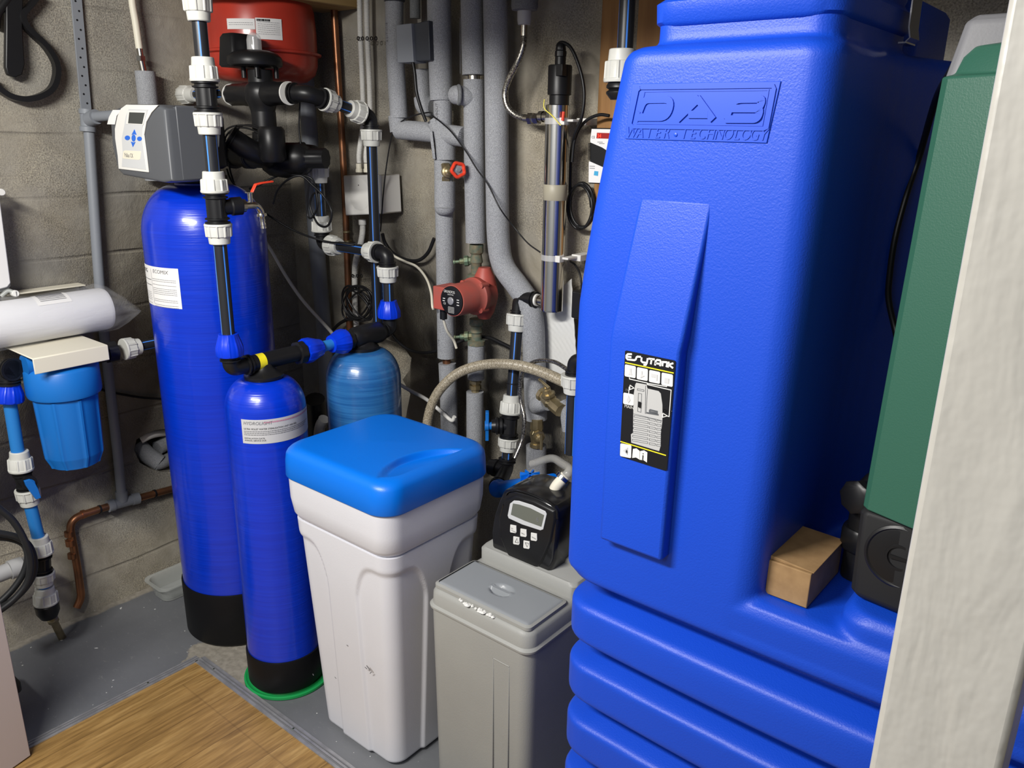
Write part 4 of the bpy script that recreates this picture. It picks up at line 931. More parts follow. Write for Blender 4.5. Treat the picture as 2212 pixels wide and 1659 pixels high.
# ---------------- circulation pump with isolating valves ----------------
cp = thing('circulation_pump', 'rust red circulation pump with a round black nameplate between two corroded valves', 'pump', I(1030, 645))
px_ = -1.592; pc = PY(975, 650, 1.665); qc = V(pc.x, 1.80, pc.z); 
MB().rev(pc+V(0, .004, 0), (0, 1, 0), [(.0455, 0), (.047, .006), (.047, .07), (.050, .085), (.056, .09), (.056, .105), (.050, .115), (.046, .15)], 44).build('motor_housing', M['red_pump'], cp)
for k in range(4):
    a = math.radians(45+90*k); MB().cyl(pc+V(.052*math.cos(a), .085, .052*math.sin(a)), pc+V(.052*math.cos(a), .115, .052*math.sin(a)), .008, n=12).build('bolt_lug', M['red_pump'], cp)
vx = I(1028, 600).x
MB().rev((qc.x, 1.81, qc.z-.055), (0, 0, 1), [(.018, -.02), (.030, 0), (.038, .03), (.040, .055), (.038, .08), (.030, .11), (.018, .135)], 32).build('volute', M['red_pump'], cp)
MB().rev(pc, (0, 1, 0), [(.0, -.001), (.041, -.001), (.0425, 0), (.0425, .006)], 44).build('nameplate', M['ink'], cp)
MB().rev(pc+V(0, -.0012, .0), (0, -1, 0), [(.0115, 0), (.0115, .003), (.010, .0045), (.0, .0045)], 28).build('vent_screw', M['alu'], cp)
text('lettering', 'GRUNDFOS', .0105, pc+V(-.028, -.0015, .0225), (1, 0, 0), (0, 0, 1), M['white'], cp, .0006, sx=.78)
text('lettering', 'SELECTRIC', .005, pc+V(-.013, -.0015, .0165), (1, 0, 0), (0, 0, 1), M['white'], cp, .0006)
text('lettering', 'CE', .008, pc+V(-.030, -.0015, -.013), (1, 0, 0), (0, 0, 1), M['white'], cp, .0006)
for k, (x, z) in enumerate(((-.033, .004), (-.034, -.003), (.022, .006), (.022, -.001), (.022, -.009))): MB().box(pc+V(x+.005, -.0014, z), (.009, .0006, .0022)).build('printed_mark', M['white'], cp)
mb = MB()
for k in range(5): mb.box(pc+V(0, -.0014, -.018-.0042*k), (.022, .0006, .0006))
for k in range(5): mb.box(pc+V(-.011+.0055*k, -.0014, -.0264), (.0006, .0006, .017))
mb.build('printed_table', M['white'], cp)
b0 = PY(936, 617, 1.67); b1 = PY(965, 672, 1.67)
MB().box(((b0.x+pc.x-.02)/2, 1.705, (b0.z+b1.z)/2), (abs(pc.x-.02-b0.x), .075, abs(b0.z-b1.z))).build('terminal_box', M['red_pump'], cp, bevel=.003)
MB().cyl(PY(958, 676, 1.70)+V(0, 0, .01), PY(958, 676, 1.70)-V(0, 0, .018), .011).build('cable_gland', M['black'], cp)
def oldvalve(y_top, y_mid, y_bot, lab):
    t = thing('isolating_valve', lab, 'valve', I(1028, y_bot)); a, m_, b = I(1026, y_top), I(1026, y_mid), I(1029, y_bot)
    L = (a-b).length
    MB().rev(b, (0, 0, 1), [(.020, 0), (.027, .001), (.027, .014), (.017, .018), (.016, L*.45), (.020, L*.5), (.016, L*.72), (.019, L*.75), (.021, L*.78), (.021, L)], 24, rfun=lambda k, i: .0015 if (k in (1, 2, 8, 9) and i % 4 < 2) else 0).build('valve_body', M['verdigris'], t)
    d = Vector((-.82, -.55, -.12)); MB().rev(m_, d, [(.012, 0), (.012, .018), (.016, .020), (.016, .032), (.009, .034), (.009, .046), (.005, .048), (.005, .060), (.007, .061), (.007, .066)], 8).build('valve_spindle', M['brass_old'], t, smooth=20); return t
oldvalve(528, 562, 603, 'corroded brass isolating valve directly above the red pump'); oldvalve(688, 725, 745, 'corroded green isolating valve directly below the red pump')
f11 = foampipe('grey foam insulated pipe below the corroded valves with a brass joint in it'); foamtube(f11, [(1029, 745), (1028, 818)], .0265)
MB().rev(I(1027, 818), (0, 0, -1), [(.012, -.01), (.012, .004), (.018, .005), (.019, .014), (.014, .016), (.014, .019), (.019, .021), (.019, .033), (.013, .036), (.013, .05)], 8).build('brass_joint', M['brass'], f11, smooth=20)
foamtube(f11, [(1026, 846), (1026, 1000)], .0275)

# ---------------- UV steriliser ----------------
uv = thing('uv_steriliser', 'tall polished steel ultraviolet tube with black cap clipped to the back wall', 'water steriliser', PY(1197, 675, 1.80))
UY = 1.80; u0 = PY(1197, 672, UY); u1_ = PY(1199, 226, UY); ux = (u0.x+u1_.x)/2
MB().rev((ux, UY, u0.z), (0, 0, 1), [(.028, 0), (.0315, .001), (.0318, .005), (.0315, .006), (.0315, u1_.z-u0.z-.002), (.029, u1_.z-u0.z)], 48).build('chamber', M['steel'], uv)
zb1, zb2 = PY(1197, 432, UY).z, PY(1197, 398, UY).z
MB().rev((ux, UY, zb1), (0, 0, 1), [(.0317, 0), (.0321, .0005), (.0321, zb2-zb1-.0005), (.0317, zb2-zb1)], 48).build('band', M['band'], uv)
MB().rev((ux+.004, UY, u1_.z), (0, 0, 1), [(.026, -.004), (.026, .022), (.031, .024), (.031, .092), (.029, .096), (.014, .097), (.014, .115), (.012, .117)], 32).build('lamp_cap', M['black'], uv, smooth=35)
MB().box((ux+.024, UY-.022, u1_.z+.082), (.02, .02, .028)).build('lamp_connector', M['black'], uv, bevel=.001)
MB().rev((ux+.004, UY, u1_.z+.115), (0, 0, 1), [(.012, 0), (.014, .002), (.014, .014), (.012, .016), (.0125, .018), (.011, .03), (.007, .034)], 12, rfun=lambda k, i: .001 if i % 2 else 0).build('cable_gland', M['black'], uv)
def inlet(y, x_, par):
    z = PY(x_, y, UY).z; MB().rev((ux, UY, z), (-1, 0, 0), [(.0125, 0), (.0125, .058), (.0145, .058), (.0145, .045)], 24, cap=False).build('port', M['nickel'], par)
    return V(ux-.055, UY, z)
pi = inlet(252, 1165, uv); pj = inlet(648, 1160, uv)
for y, wx_ in ((262, 1), (556, 0)):
    z = PY(1197, y, UY).z; c = MB(); c.box((ux+.028, UY-.012, z), (.020, .020, .018)); c.box((ux+.046, UY+.025, z+.002), (.022, .07, .006)); c.box((ux+.052, UY+.065, z), (.03, .06, .017)); c.build('pipe_clip', M['white'], uv, bevel=.001); MB().box((ux-.035, UY+.02, z-.006), (.006, .03, .016)).build('clip_jaw', M['white'], uv, bevel=.001)
    MB().rev((ux, UY, z-.008), (0, 0, 1), [(.0325, 0), (.0335, .001), (.0335, .015), (.0325, .016)], 40).build('pipe_clip', M['clear_cap'], uv)
mb = MB().tube([V(ux-.022, UY-.03, u1_.z+.012), V(ux-.018, UY-.034, u1_.z-.01), V(ux+.010, UY-.034, u1_.z-.030), V(ux+.032, UY-.028, u1_.z-.052)], .0012, 6); tag(mb.build('earth_wire', M['tyellow'], uv), 'yellow and green earth wire')
mb = MB().tube([V(ux+.038, UY-.026, u1_.z-.018), V(ux+.036, UY-.026, u1_.z-.040)], .004, 8); mb.build('crimp', M['red_handle'], uv)
# braided hose feeding the steriliser
bh = thing('braided_hose', 'braided steel hose curving from the grey reducer to the steriliser tube', 'hose', PY(1133, 60, 1.80))
def braid_rf(i, d): return .0004*math.sin(d*900)
hp = [PY(x, y, Y) for x, y, Y in ((1132, 74, 1.80), (1130, 100, 1.795), (1118, 135, 1.79), (1100, 170, 1.79), (1091, 200, 1.79), (1096, 230, 1.79), (1115, 249, 1.795), (1140, 256, 1.80))]
MB().tube(hp, .0085, 16, step=.003).build('hose', M['braid'], bh)
MB().tube([hp[0]+V(0, 0, .025), hp[0]-V(0, 0, .004)], .0095, 16, smooth=False).build('ferrule', M['nickel'], bh)
MB().tube([hp[-1]-V(.012, 0, -.001), hp[-1]+V(.006, 0, 0)], .0105, 16, smooth=False).build('ferrule', M['nickel'], bh)
MB().rev(hp[-1]+V(.004, 0, 0), (1, 0, 0), [(.012, 0), (.0165, .002), (.0165, .014), (.012, .016), (.012, .02), (.0150, .022), (.0150, .035)], 6).build('hex_nut', M['nickel'], bh, smooth=20)
tp_ = PY(1133, 36, 1.80)
gr = thing('pipe_reducer', 'grey plastic pipe reducer entering from above the braided hose', 'pipe fitting', tp_)
MB().rev(hp[0]+V(0, 0, .022), (0, 0, 1), [(.010, 0), (.0165, .001), (.0185, .012), (.0185, .034), (.015, .036)], 28).build('reducer', M['pvc_light'], gr)
MB().rev(hp[0]+V(0, 0, .056), (0, 0, 1), [(.018, 0), (.033, .002), (.035, .01), (.035, .30)], 32).build('pipe', M['foam_dark'], gr)
# lamp cable and coil
def cable(pts, r, name, label, m='black', par=None, res=6):
    o = MB().tube([PY(x, y, Y) for x, y, Y in pts], r, 10, res).build(name, M[m], par)
    if par is None: tag(o, label, 'cable')
    return o
cable([(x, y, Y) for x, y, Y in ((1205, 108, 1.80), (1206, 96, 1.80), (1216, 92, 1.80), (1232, 102, 1.80), (1246, 130, 1.80), (1258, 170, 1.80), (1262, 210, 1.80), (1256, 255, 1.80), (1242, 290, 1.81), (1234, 330, 1.84), (1232, 380, 1.85), (1231, 430, 1.85))], .0045, 'lamp_cable', 'black cable looping from the cap of the steel steriliser tube')
cable([(x, y, 1.82) for x, y in ((1316, 250), (1295, 248), (1270, 258), (1250, 280), (1240, 310), (1236, 350))], .0042, 'power_cable', 'black cable arching toward the blue tank right of the steriliser')
coil = []
for k in range(64):
    a = 2*math.pi*k/16; coil.append((1251+26*math.cos(a)+2*k/16, 448-48*math.sin(a)-1.5*k/16, 1.85-.004*math.sin(k*.9)))
cable(coil, .0042, 'cable_coil', 'black cable coil hanging beside the lower steriliser tube', res=2)
cable([(1232, 565, 1.85), (1242, 572, 1.84), (1252, 590, 1.83), (1256, 615, 1.82), (1255, 640, 1.8)], .003, 'thin_cable', 'thin black cable beside the lower white clip')
bb = thing('socket_box', 'black box fixed on the wall just left of the blue tank', 'electrical box', PY(1246, 656, 1.82)); b0 = PY(1235, 628, 1.80); b1 = PY(1262, 692, 1.80)
MB().box(((b0.x+b1.x)/2, 1.84, (b0.z+b1.z)/2), (abs(b1.x-b0.x), .08, b0.z-b1.z)).build('case', M['black'], bb, bevel=.004)
# bubble foam sheet
bs = MB(); nx, ny = 26, 46; c = [PY(x, y, 1.87) for x, y in ((1168, 660), (1245, 600), (1260, 850), (1165, 800))]
vs = []
for j in range(ny+1):
    for i in range(nx+1):
        u, v_ = i/nx, j/ny; p = c[0].lerp(c[1], u).lerp(c[3].lerp(c[2], u), v_); q = .5+.5*math.sin(i*1.9+(j % 2)*.9)*math.sin(j*1.9); p = p+V(0, -.0035*q-.02*u, 0); vs.append(p)
bs.add(vs, [(j*(nx+1)+i, j*(nx+1)+i+1, (j+1)*(nx+1)+i+1, (j+1)*(nx+1)+i) for j in range(ny) for i in range(nx)]); o = bs.build('bubble_sheet', M['bubble']); tag(o, 'white embossed foam sheet hanging below the steriliser tube', 'sheet')
s_ = o.modifiers.new('solid', 'SOLIDIFY'); s_.thickness = .003
# steriliser controller
sc = thing('lamp_controller', 'white and black lamp controller with a red number display behind the blue tank edge', 'controller', PY(1295, 340, 1.80)); SY_ = 1.80
def S(x, y, Y=SY_): return PY(800+x/3.949, y/3.949, Y)
def spoly(nm, P, m, off, th=.001, dep=None):
    a = [S(*p)+V(0, -off, 0) for p in P]; return MB().loft([a, [p+V(0, -th, 0) for p in a]]).build(nm, M[m], sc)
E_ = 2200
MB().loft([[S(*p)+V(0, y_, 0) for p in ((1885, 1090), (E_, 1095), (E_, 1580), (1858, 1565), (1862, 1380), (1872, 1370), (1872, 1210))] for y_ in (.045, 0)]).build('case', M['black'], sc, bevel=.003)
spoly('label_plate', [(1890, 1100), (E_, 1105), (E_, 1400), (1980, 1258), (1880, 1215), (1878, 1200)], 'paper', .0002); spoly('label_plate', [(1866, 1385), (1870, 1375), (E_, 1520), (E_, 1570), (1864, 1556)], 'paper', .0002)
spoly('display', [(1937, 1132), (2070, 1136), (2066, 1184), (1932, 1180)], 'led_bg', .0013); text('digits', '34', .0135, S(1940, 1174)+V(0, 0, 0), (1, 0, 0), (0, 0, 1), M['led'], sc, .003, sx=.9)
text('lettering', 'CE', .0085, S(1890, 1180), (1, 0, 0), (0, 0, 1), M['ink'], sc, .0016)
for x, y in ((1940, 1212), (1955, 1224), (1873, 1418), (1873, 1436)): MB().box(S(x+22, y)+V(0, -.0014, 0), (.016, .0005, .0014)).build('printed_mark', M['ink_grey'], sc)
spoly('emblem', [(1915, 1458), (1948, 1462), (1944, 1500), (1910, 1494)], 'print_blue', .0014)
for k in range(12): MB().box(S(1872, 1225+k*12)+V(.0, .01, 0), (.003, .03, .0022)).build('grip_rib', M['black'], sc)
tb = MB().box(((PY(1300, 0, 1.86).x+PY(1352, 0, 1.86).x)/2, 1.88, 1.75), (PY(1352, 0, 1.86).x-PY(1300, 0, 1.86).x, .036, .98)).build('timber_post', M['timber'], bevel=.002); tag(tb, 'upright wooden board on the back wall left of the blue tank', 'timber board')
xa = PY(1378, 30, 1.84).x; tb = MB().box((xa+.04, 1.865, 1.80), (.08, .05, .75)).build('timber_post', M['timber'], bevel=.002); tag(tb, 'wooden post rising just behind the lid of the blue tank', 'timber board')
rr_ = thing('pipe_riser', 'grey striped pipe with one white nut beside the upright wooden board', 'water pipe', PY(1330, 170, 1.55)); c0 = PY(1348, 145, 1.55)
stripedpipe(rr_, [V(c0.x, 1.55, 2.14), V(c0.x, 1.55, c0.z)], .0165, off=4); z1, z2 = PY(1342, 178, 1.55).z, PY(1342, 106, 1.55).z
nut(rr_, V(c0.x-.006, 1.55, z1), V(c0.x-.006, 1.55, z2), s=1.1); MB().rev((c0.x-.006, 1.55, z1-.035), (0, 0, 1), [(.02, 0), (.03, .012), (.03, .016), (.024, .02), (.03, .024), (.03, .028), (.026, .035)], 28).build('coupling', M['black'], rr_)

# ---------------- pipe down from the steriliser to the softener ----------------
rd = thing('pipe_riser', 'black water pipe with blue lever valve between the steriliser and the black softener head', 'water pipe', PY(1110, 980, 1.72))
A1 = PY(1125, 648, 1.80); A1 = V(pj.x-.052, 1.80, pj.z)
def D(y): # axis of the drop
    t = (y-650)/350; return PY(1121-26*t, y, 1.80-.07*t)
MB().rev(pj+V(.006, 0, 0), (-1, 0, 0), [(.0175, 0), (.0175, .009), (.014, .010)], 24).build('collar', M['white'], rd)
elbow(rd, [pj, V(D(650).x, 1.80, pj.z), D(680)], .0185, .032)
nut(rd, D(678), D(716)); stripedpipe(rd, [D(712), D(856)], off=5); nut(rd, D(893), D(853))
tee(rd, D(893), D(946), None, .022); nut(rd, D(946), D(975), s=.95); stripedpipe(rd, [D(972), D(990)], .016)
u_ = D(920); hb_ = Vector((-.75, -.66, 0)).normalized()
MB().rev(u_, hb_, [(.020, 0), (.020, .020), (.027, .022), (.027, .030), (.023, .031), (.026, .034), (.026, .040), (.022, .042), (.019, .054)], 28, rfun=lambda k, i: .0015 if (1 < k < 4 and i % 4 < 2) else 0).build('ball_valve', M['black'], rd)
hh = u_+hb_*.062; vh = MB(); vh.cyl(u_+hb_*.05, hh, .012); 
t_l = Vector((.66, -.75, 0)); vh.loft([[hh+V(0, 0, z)+t_l*a+hb_*b for a, b in ((-w2, 0), (w2, 0), (w2, .010), (-w2, .010))] for z, w2 in ((-.045, .008), (-.012, .009), (0, .015), (.012, .010), (.045, .012))]); vh.cyl(hh, hh+hb_*.012, .0155); o = vh.build('lever', M['handle_blue'], rd, bevel=.001); o['label'] = 'blue lever'
B0 = D(990); B1 = D(1012)
elbow(rd, [B0, B1, B1+V(.05, -.10, -.01)], .021, .035); MB().rev(B1+V(.01, -.01, 0), (-1, -.1, -.05), [(.021, 0), (.021, .03), (.027, .032), (.027, .045), (.024, .047), (.024, .06)], 28).build('union', M['black'], rd)
ring(rd, B1+V(.048, -.096, -.01), (.45, -.9, 0), .0235, .004)
tag(MB().tube([D(y)+V(0, 0, 0) for y in (827, 829)], .019, 20, smooth=False).build('cable_tie', M['black'], rd), None)

# ---------------- softener head ----------------
sh = gs
QY = 1.375
def Q(x, y, Y=QY): return PY(900+x/3.3178, 1000+y/3.3178, Y)
ol = [(690, 110), (640, 165), (560, 330), (532, 480), (530, 590), (560, 660), (700, 740), (860, 800), (930, 812), (965, 780), (1000, 600), (1020, 350), (1085, 230), (880, 150), (730, 105)]
fo = [(620, 200), (585, 270), (548, 380), (530, 500), (535, 600), (570, 665), (690, 738), (850, 800), (915, 812), (955, 790), (985, 700), (1005, 500), (1012, 360), (985, 310), (900, 262), (800, 222), (700, 192)]
base = [Q(*p) for p in fo]; cen = sum(base, Vector())/len(base)
L = []
for d, s_ in ((.0, .94), (.005, .985), (.012, 1.0), (.06, 1.02), (.12, 1.02), (.125, .98)):
    L.append([cen+(p-cen)*s_+V(0, d, 0) for p in base])
MB().loft(L).build('head_cover', M['black_gloss'], sh, smooth=60, bevel=.002)
inn = [(640, 265), (600, 400), (600, 520), (650, 640), (700, 715), (840, 770), (900, 700), (960, 560), (990, 400), (985, 345), (850, 275), (720, 235)]
bi = [Q(*p, QY-.002) for p in inn]; ci = sum(bi, Vector())/len(bi)
MB().loft([[ci+(p-ci)*s_+V(0, d, 0) for p in bi] for d, s_ in ((.004, 1.05), (-.002, 1.0), (-.004, .97))]).build('front_panel', M['black'], sh, smooth=60, bevel=.002)
def qpoly(nm, P, m, off, th=.0015, bevel=0): return poly(nm, [[Q(*p, QY-.006) for p in P]], M[m], sh, nY, off, th, bevel)
qpoly('display_bezel', [(700, 268), (672, 290), (655, 375), (662, 395), (760, 440), (890, 482), (910, 475), (935, 365), (925, 345), (830, 300), (735, 270)], 'ctrl_light', 0, .002, .0008)
qpoly('display', [(695, 288), (680, 368), (780, 412), (898, 455), (918, 372), (820, 322), (740, 296)], 'lcd', .0021, .0006)
text('digit', '6', .018, Q(862, 415, QY-.006), (1, 0, 0), (0, 0, 1), M['ink_grey'], sh, .0032, sx=.85)
for k, (x, y) in enumerate(((695, 472), (768, 500), (843, 529), (717, 556), (790, 585))):
    qpoly('button', [(x-20, y-32), (x+22, y-24), (x+24, y+22), (x+18, y+30), (x-18, y+24), (x-22, y+16)], 'white', 0, .0025, .0006)
    if k == 3: MB().tube([Q(a, b, QY-.0092) for a, b in ((x-12, y+12), (x+2, y-16), (x+12, y+17), (x-12, y+12))], .0005, 6, smooth=False).build('button_arrow', M['ink'], sh)
    elif k == 4: MB().tube([Q(a, b, QY-.0092) for a, b in ((x-12, y-14), (x+13, y-8), (x+1, y+18), (x-12, y-14))], .0005, 6, smooth=False).build('button_arrow', M['ink'], sh)
    else:
        for j, s_ in enumerate((('SET', 'CLOCK'), ('NEXT',), ('REGEN',))[k]): text('lettering', s_, .0042, Q(x-17, y+5+j*14-(7 if k == 0 else 0), QY-.0085), (1, 0, -.12), (0, 0, 1), M['ink'], sh, .0004)
for P in ([(622, 300), (600, 400), (610, 520), (650, 610)], [(955, 560), (900, 680), (845, 770)], [(640, 230), (660, 205), (720, 195), (850, 235), (950, 290), (1000, 340), (1008, 400)]):
    MB().tube([Q(a, b, QY-.002) for a, b in P], .0022, 8).build('moulded_ridge', M['black_gloss'], sh)
MB().rev((cen.x+.01, 1.44, .585), (0, 0, 1), [(.06, 0), (.065, .01), (.065, .05)], 36).build('valve_base', M['black'], sh)
wl_ = thing('flow_connector', 'bright blue plastic connector on top of the black softener head', 'pipe fitting', PY(1150, 1030, 1.55))
f0 = B1+V(.054, -.108, -.012); f_e = PY(1195, 1040, 1.50)
MB().rev(f0, (f_e-f0), [(.022, 0), (.026, .002), (.026, .02), (.018, .035), (.020, .05), (.020, (f_e-f0).length)], 28).build('body', M['lid_blue'], wl_)
k0 = f0.lerp(f_e, .62)
for a in range(4): 
    d = Matrix.Rotation(math.radians(45*a), 3, 'Z') @ Vector((1, 0, 0)); MB().box(k0+V(0, 0, .024), (.055, .004, .014), Matrix.Rotation(math.radians(45*a+20), 3, 'Z')).build('handle_rib', M['lid_blue'], wl_)
MB().rev(k0+V(0, 0, -.005), (0, 0, 1), [(.026, 0), (.026, .020), (.022, .023)], 24).build('knob', M['lid_blue'], wl_)
ye = thing('hose_elbow', 'cream plastic elbow with a clamped clear hose behind the softener head', 'pipe fitting', PY(1200, 1060, 1.45))
y0 = PY(1196, 1065, 1.44)
MB().tube(fillet([y0-V(0, 0, .02), y0+V(0, 0, .012), y0+V(.02, .02, .045)], .02), .0135, 24, smooth=False).build('elbow', M['cream'], ye)
MB().rev(y0-V(0, 0, .02), (0, 0, 1), [(.012, 0), (.012, .014)], 20).build('spigot', M['black'], ye)
h1 = y0+V(.012, .012, .035); hd_ = Vector((.02, .03, .04)).normalized()
MB().rev(h1, hd_, [(.016, 0), (.0175, .001), (.0175, .010), (.016, .011)], 24).build('hose_clamp', M['chrome'], ye)
MB().tube([h1, h1+hd_*.03, PY(1212, 1000, 1.53), PY(1190, 990, 1.58), PY(1150, 1002, 1.62)], .0105, 18).build('clear_hose', M['clear_hose'], ye)

# ---------------- hoses and taps ----------------
hs = MB().tube([PY(x, y, Y) for x, y, Y in ((918, 960, 1.66), (924, 905, 1.68), (935, 868, 1.70), (955, 836, 1.715), (990, 806, 1.725), (1040, 789, 1.73), (1100, 787, 1.73), (1160, 800, 1.70), (1235, 832, 1.66))], .0145, 24, 10, rf=lambda i, d: .0009*math.sin(d*2*math.pi/.0042), step=.0011)
tag(hs.build('spiral_hose', M['hose']), 'beige ribbed clear hose arching in front of the insulated pipes', 'hose')
tag(MB().tube([PY(x, y, Y) for x, y, Y in ((1240, 812, 1.66), (1222, 796, 1.68), (1195, 781, 1.70), (1160, 780, 1.72), (1135, 795, 1.735), (1124, 825, 1.74), (1125, 865, 1.74), (1133, 905, 1.73), (1128, 950, 1.72), (1112, 990, 1.69))], .0058, 12, step=.004).build('braided_hose', M['braid']), 'thin braided hose curving down beside the black pipe', 'hose')
re_ = thing('pipe_riser', 'short pipe with black elbow and white nut half hidden behind the blue tank', 'water pipe', PY(1232, 800, 1.60)); c0 = PY(1240, 815, 1.60); zz = lambda y: PY(1234, y, 1.60).z
elbow(re_, [V(c0.x, 1.6, zz(808)), V(c0.x, 1.6, zz(775)), V(c0.x+.07, 1.6, zz(775))], .0185, .03); nut(re_, V(c0.x, 1.6, zz(808)), V(c0.x, 1.6, zz(848))); stripedpipe(re_, [V(c0.x, 1.6, zz(845)), V(c0.x, 1.6, zz(980))])
def stoptap(lab, b, ax, up, s=1):
    t = thing('stop_tap', lab, 'tap', b); ax = Vector(ax).normalized(); up = Vector(up).normalized()
    MB().rev(b-ax*.035*s, ax, [(.011*s, 0), (.015*s, .001), (.015*s, .012), (.012*s, .014), (.016*s, .035*s), (.012*s, .055), (.015*s, .057), (.015*s, .07*s)], 8).build('valve_body', M['brass'], t, smooth=25)
    MB().rev(b, up, [(.012*s, 0), (.012*s, .018), (.015*s, .02), (.015*s, .028), (.009*s, .030), (.009*s, .040), (.006*s, .042), (.006*s, .048), (.004, .049), (.004, .062)], 8).build('spindle', M['brass'], t, smooth=20)
    sd = ax if abs(ax.dot(up)) < .9 else up.orthogonal(); MB().cyl(b+up*.060-sd*.024, b+up*.060+sd*.024, .0045, n=10).build('tee_handle', M['brass'], t); return t
stoptap('brass stop tap with a T handle beside the foam covered bend', PY(1190, 868, 1.75), (1, -.25, -.3), (-.2, -.35, 1), 1.35)
stoptap('corroded brass stop tap low on the insulated pipe, its handle turned sideways', PY(1159, 935, 1.80), (0, 0, 1), (.75, -.6, -.1), 1.3)
fb = foampipe('foam covered bend joining the brass stop tap'); MB().tube([I(1154, 880), I(1168, 872, 1.78), PY(1182, 868, 1.775)], .026, 24).build('insulation', M['foam'], fb); MB().tube([PY(1212, 868, 1.76), PY(1222, 888, 1.76), PY(1228, 930, 1.76)], .018, 20).build('insulation', M['foam'], fb)

# ---------------- conduits and junction box ----------------
cd = thing('cable_conduit', 'pair of white corrugated conduits running down to the white junction box', 'conduit', PY(790, 350, 1.87))
for dx in (0, 15):
    MB().tube(toceil([PY(x+dx, y, 1.86) for x, y in ((776, -60), (778, 60), (783, 180), (784, 260), (776, 330), (776, 352))]), .0085, 16, 8, rf=lambda i, d: .0011*math.sin(d*2*math.pi/.0044), step=.0011).build('conduit', M['white'], cd)
MB().rev(PY(776, 372, 1.86), (0, 0, 1), [(.012, 0), (.012, .01), (.010, .012), (.010, .028)], 20).build('conduit_gland', M['cream'], cd); MB().rev(PY(793, 372, 1.86), (0, 0, 1), [(.012, 0), (.012, .01), (.010, .012), (.010, .028)], 20).build('conduit_gland', M['cream'], cd)
ch = MB()
for k in range(5):
    c = PY(774+k*9.5, 83, 1.845)
    L = [[c+V(math.cos(a)*(.0052+.0016*math.cos(b)), .0016*math.sin(b), math.sin(a)*(.0052+.0016*math.cos(b))) for b in [j*math.pi/3 for j in range(6)]] for a in [i*math.pi/8 for i in range(17)]]; ch.loft(L, False, False)
tag(ch.build('fixing_strap', M['black'], cd), 'black perforated strap')
jb = thing('junction_box', 'square white plastic junction box with a large round cover mark', 'electrical box', PY(787, 420, 1.87))
J = [PY(x, y, 1.80) for x, y in ((741, 379), (822, 377), (827, 462), (746, 466))]
MB().loft([[p+V(0, .085, 0) for p in J], [p+V(0, .004, 0) for p in J], J]).build('case', M['white'], jb, bevel=.006)
cj = PY(776, 420, 1.80); MB().rev(cj+V(0, .001, 0), (0, -1, 0), [(.052, 0), (.052, .0015), (.050, .0022), (.0, .0022)], 48).build('round_cover', M['white'], jb); MB().rev(cj+V(-.0, -.0015, .03), (0, -1, 0), [(.002, 0), (.002, .0006)], 8).build('screw', M['ink'], jb)
MB().tube([PY(x, y, 1.865) for x, y in ((783, 474), (783, 500), (778, 530), (768, 565), (766, 600), (767, 660), (770, 705), (774, 780))], .0095, 16, 8, rf=lambda i, d: .0011*math.sin(d*2*math.pi/.0046), step=.00115).build('lower_conduit', M['white'], jb)
MB().rev(PY(783, 486, 1.865), (0, 0, 1), [(.011, 0), (.013, .002), (.013, .018), (.010, .02)], 20).build('conduit_gland', M['white'], jb)
ch = MB()
for k in range(3):
    c = PY(762+k*9.5, 596, 1.85); ch.loft([[c+V(math.cos(a)*(.005+.0016*math.cos(b)), .0016*math.sin(b), math.sin(a)*(.005+.0016*math.cos(b))) for b in [j*math.pi/3 for j in range(6)]] for a in [i*math.pi/8 for i in range(17)]], False, False)
tag(ch.build('fixing_strap', M['black'], jb), 'black perforated strap')

# ---------------- loose cables ----------------
def cb(P, r, lab, m='black', Y=1.80, name='cable', res=6): return cable([(p[0], p[1], p[2] if len(p) > 2 else Y) for p in P], r, name, lab, m, res=res)
cb([(822, 500), (828, 420), (836, 350), (848, 290), (868, 262), (900, 248), (930, 243), (934, 250, 1.775), (950, 262, 1.77), (975, 285, 1.77), (1005, 325, 1.77), (1030, 365, 1.77), (1055, 400, 1.77), (1080, 450, 1.77), (1110, 490), (1140, 525), (1167, 545)], .0021, 'thin black cable draped across the insulated pipes to the steriliser')
cb([(826, 505, 1.83), (832, 525, 1.84), (850, 548, 1.85), (880, 562, 1.86), (905, 562, 1.86), (925, 545, 1.86), (938, 515, 1.86)], .006, 'thick black cable sagging left of the insulated pipes', Y=1.85)
cb([(832, 533), (850, 552), (875, 565), (900, 576), (920, 600), (931, 630, 1.80), (934, 660, 1.76), (936, 668, 1.76)], .0042, 'cream cable running down to the rust red pump', 'cream', 1.84)
cb([(958, 690, 1.70), (966, 715, 1.72), (980, 735, 1.75), (986, 752, 1.76)], .0042, 'short cream cable hanging below the rust red pump', 'cream')
cb([(842, 715), (860, 738), (885, 756), (915, 762), (945, 758)], .0052, 'black cable sagging toward the insulated pipe below the pump', Y=1.86)
cb([(988, 740, 1.84), (1010, 732, 1.85), (1050, 728, 1.85), (1085, 742, 1.85), (1110, 755, 1.85)], .006, 'black cable passing behind the valve below the rust red pump')
cb([(572, 520, 1.72), (590, 548, 1.74), (620, 600, 1.76), (655, 650, 1.78), (700, 700, 1.80), (716, 718, 1.80), (740, 750, 1.82)], .0062, 'straight white tube slanting down beside the tall blue vessel', 'white', name='plastic_tube')
cb([(860, 828, 1.78), (885, 843, 1.78), (920, 862, 1.77), (948, 885, 1.77), (975, 908, 1.76), (982, 900, 1.76)], .0062, 'white tube slanting down right of the pale blue vessel', 'white', name='plastic_tube')
cb([(490, 365, 1.42), (497, 385, 1.42), (512, 405, 1.44), (545, 440, 1.50), (600, 478, 1.55), (640, 500, 1.58), (680, 515, 1.60), (712, 523, 1.62), (735, 525, 1.62), (765, 530, 1.64)], .0032, 'black cable slanting from the tall vessel to the white nuts')
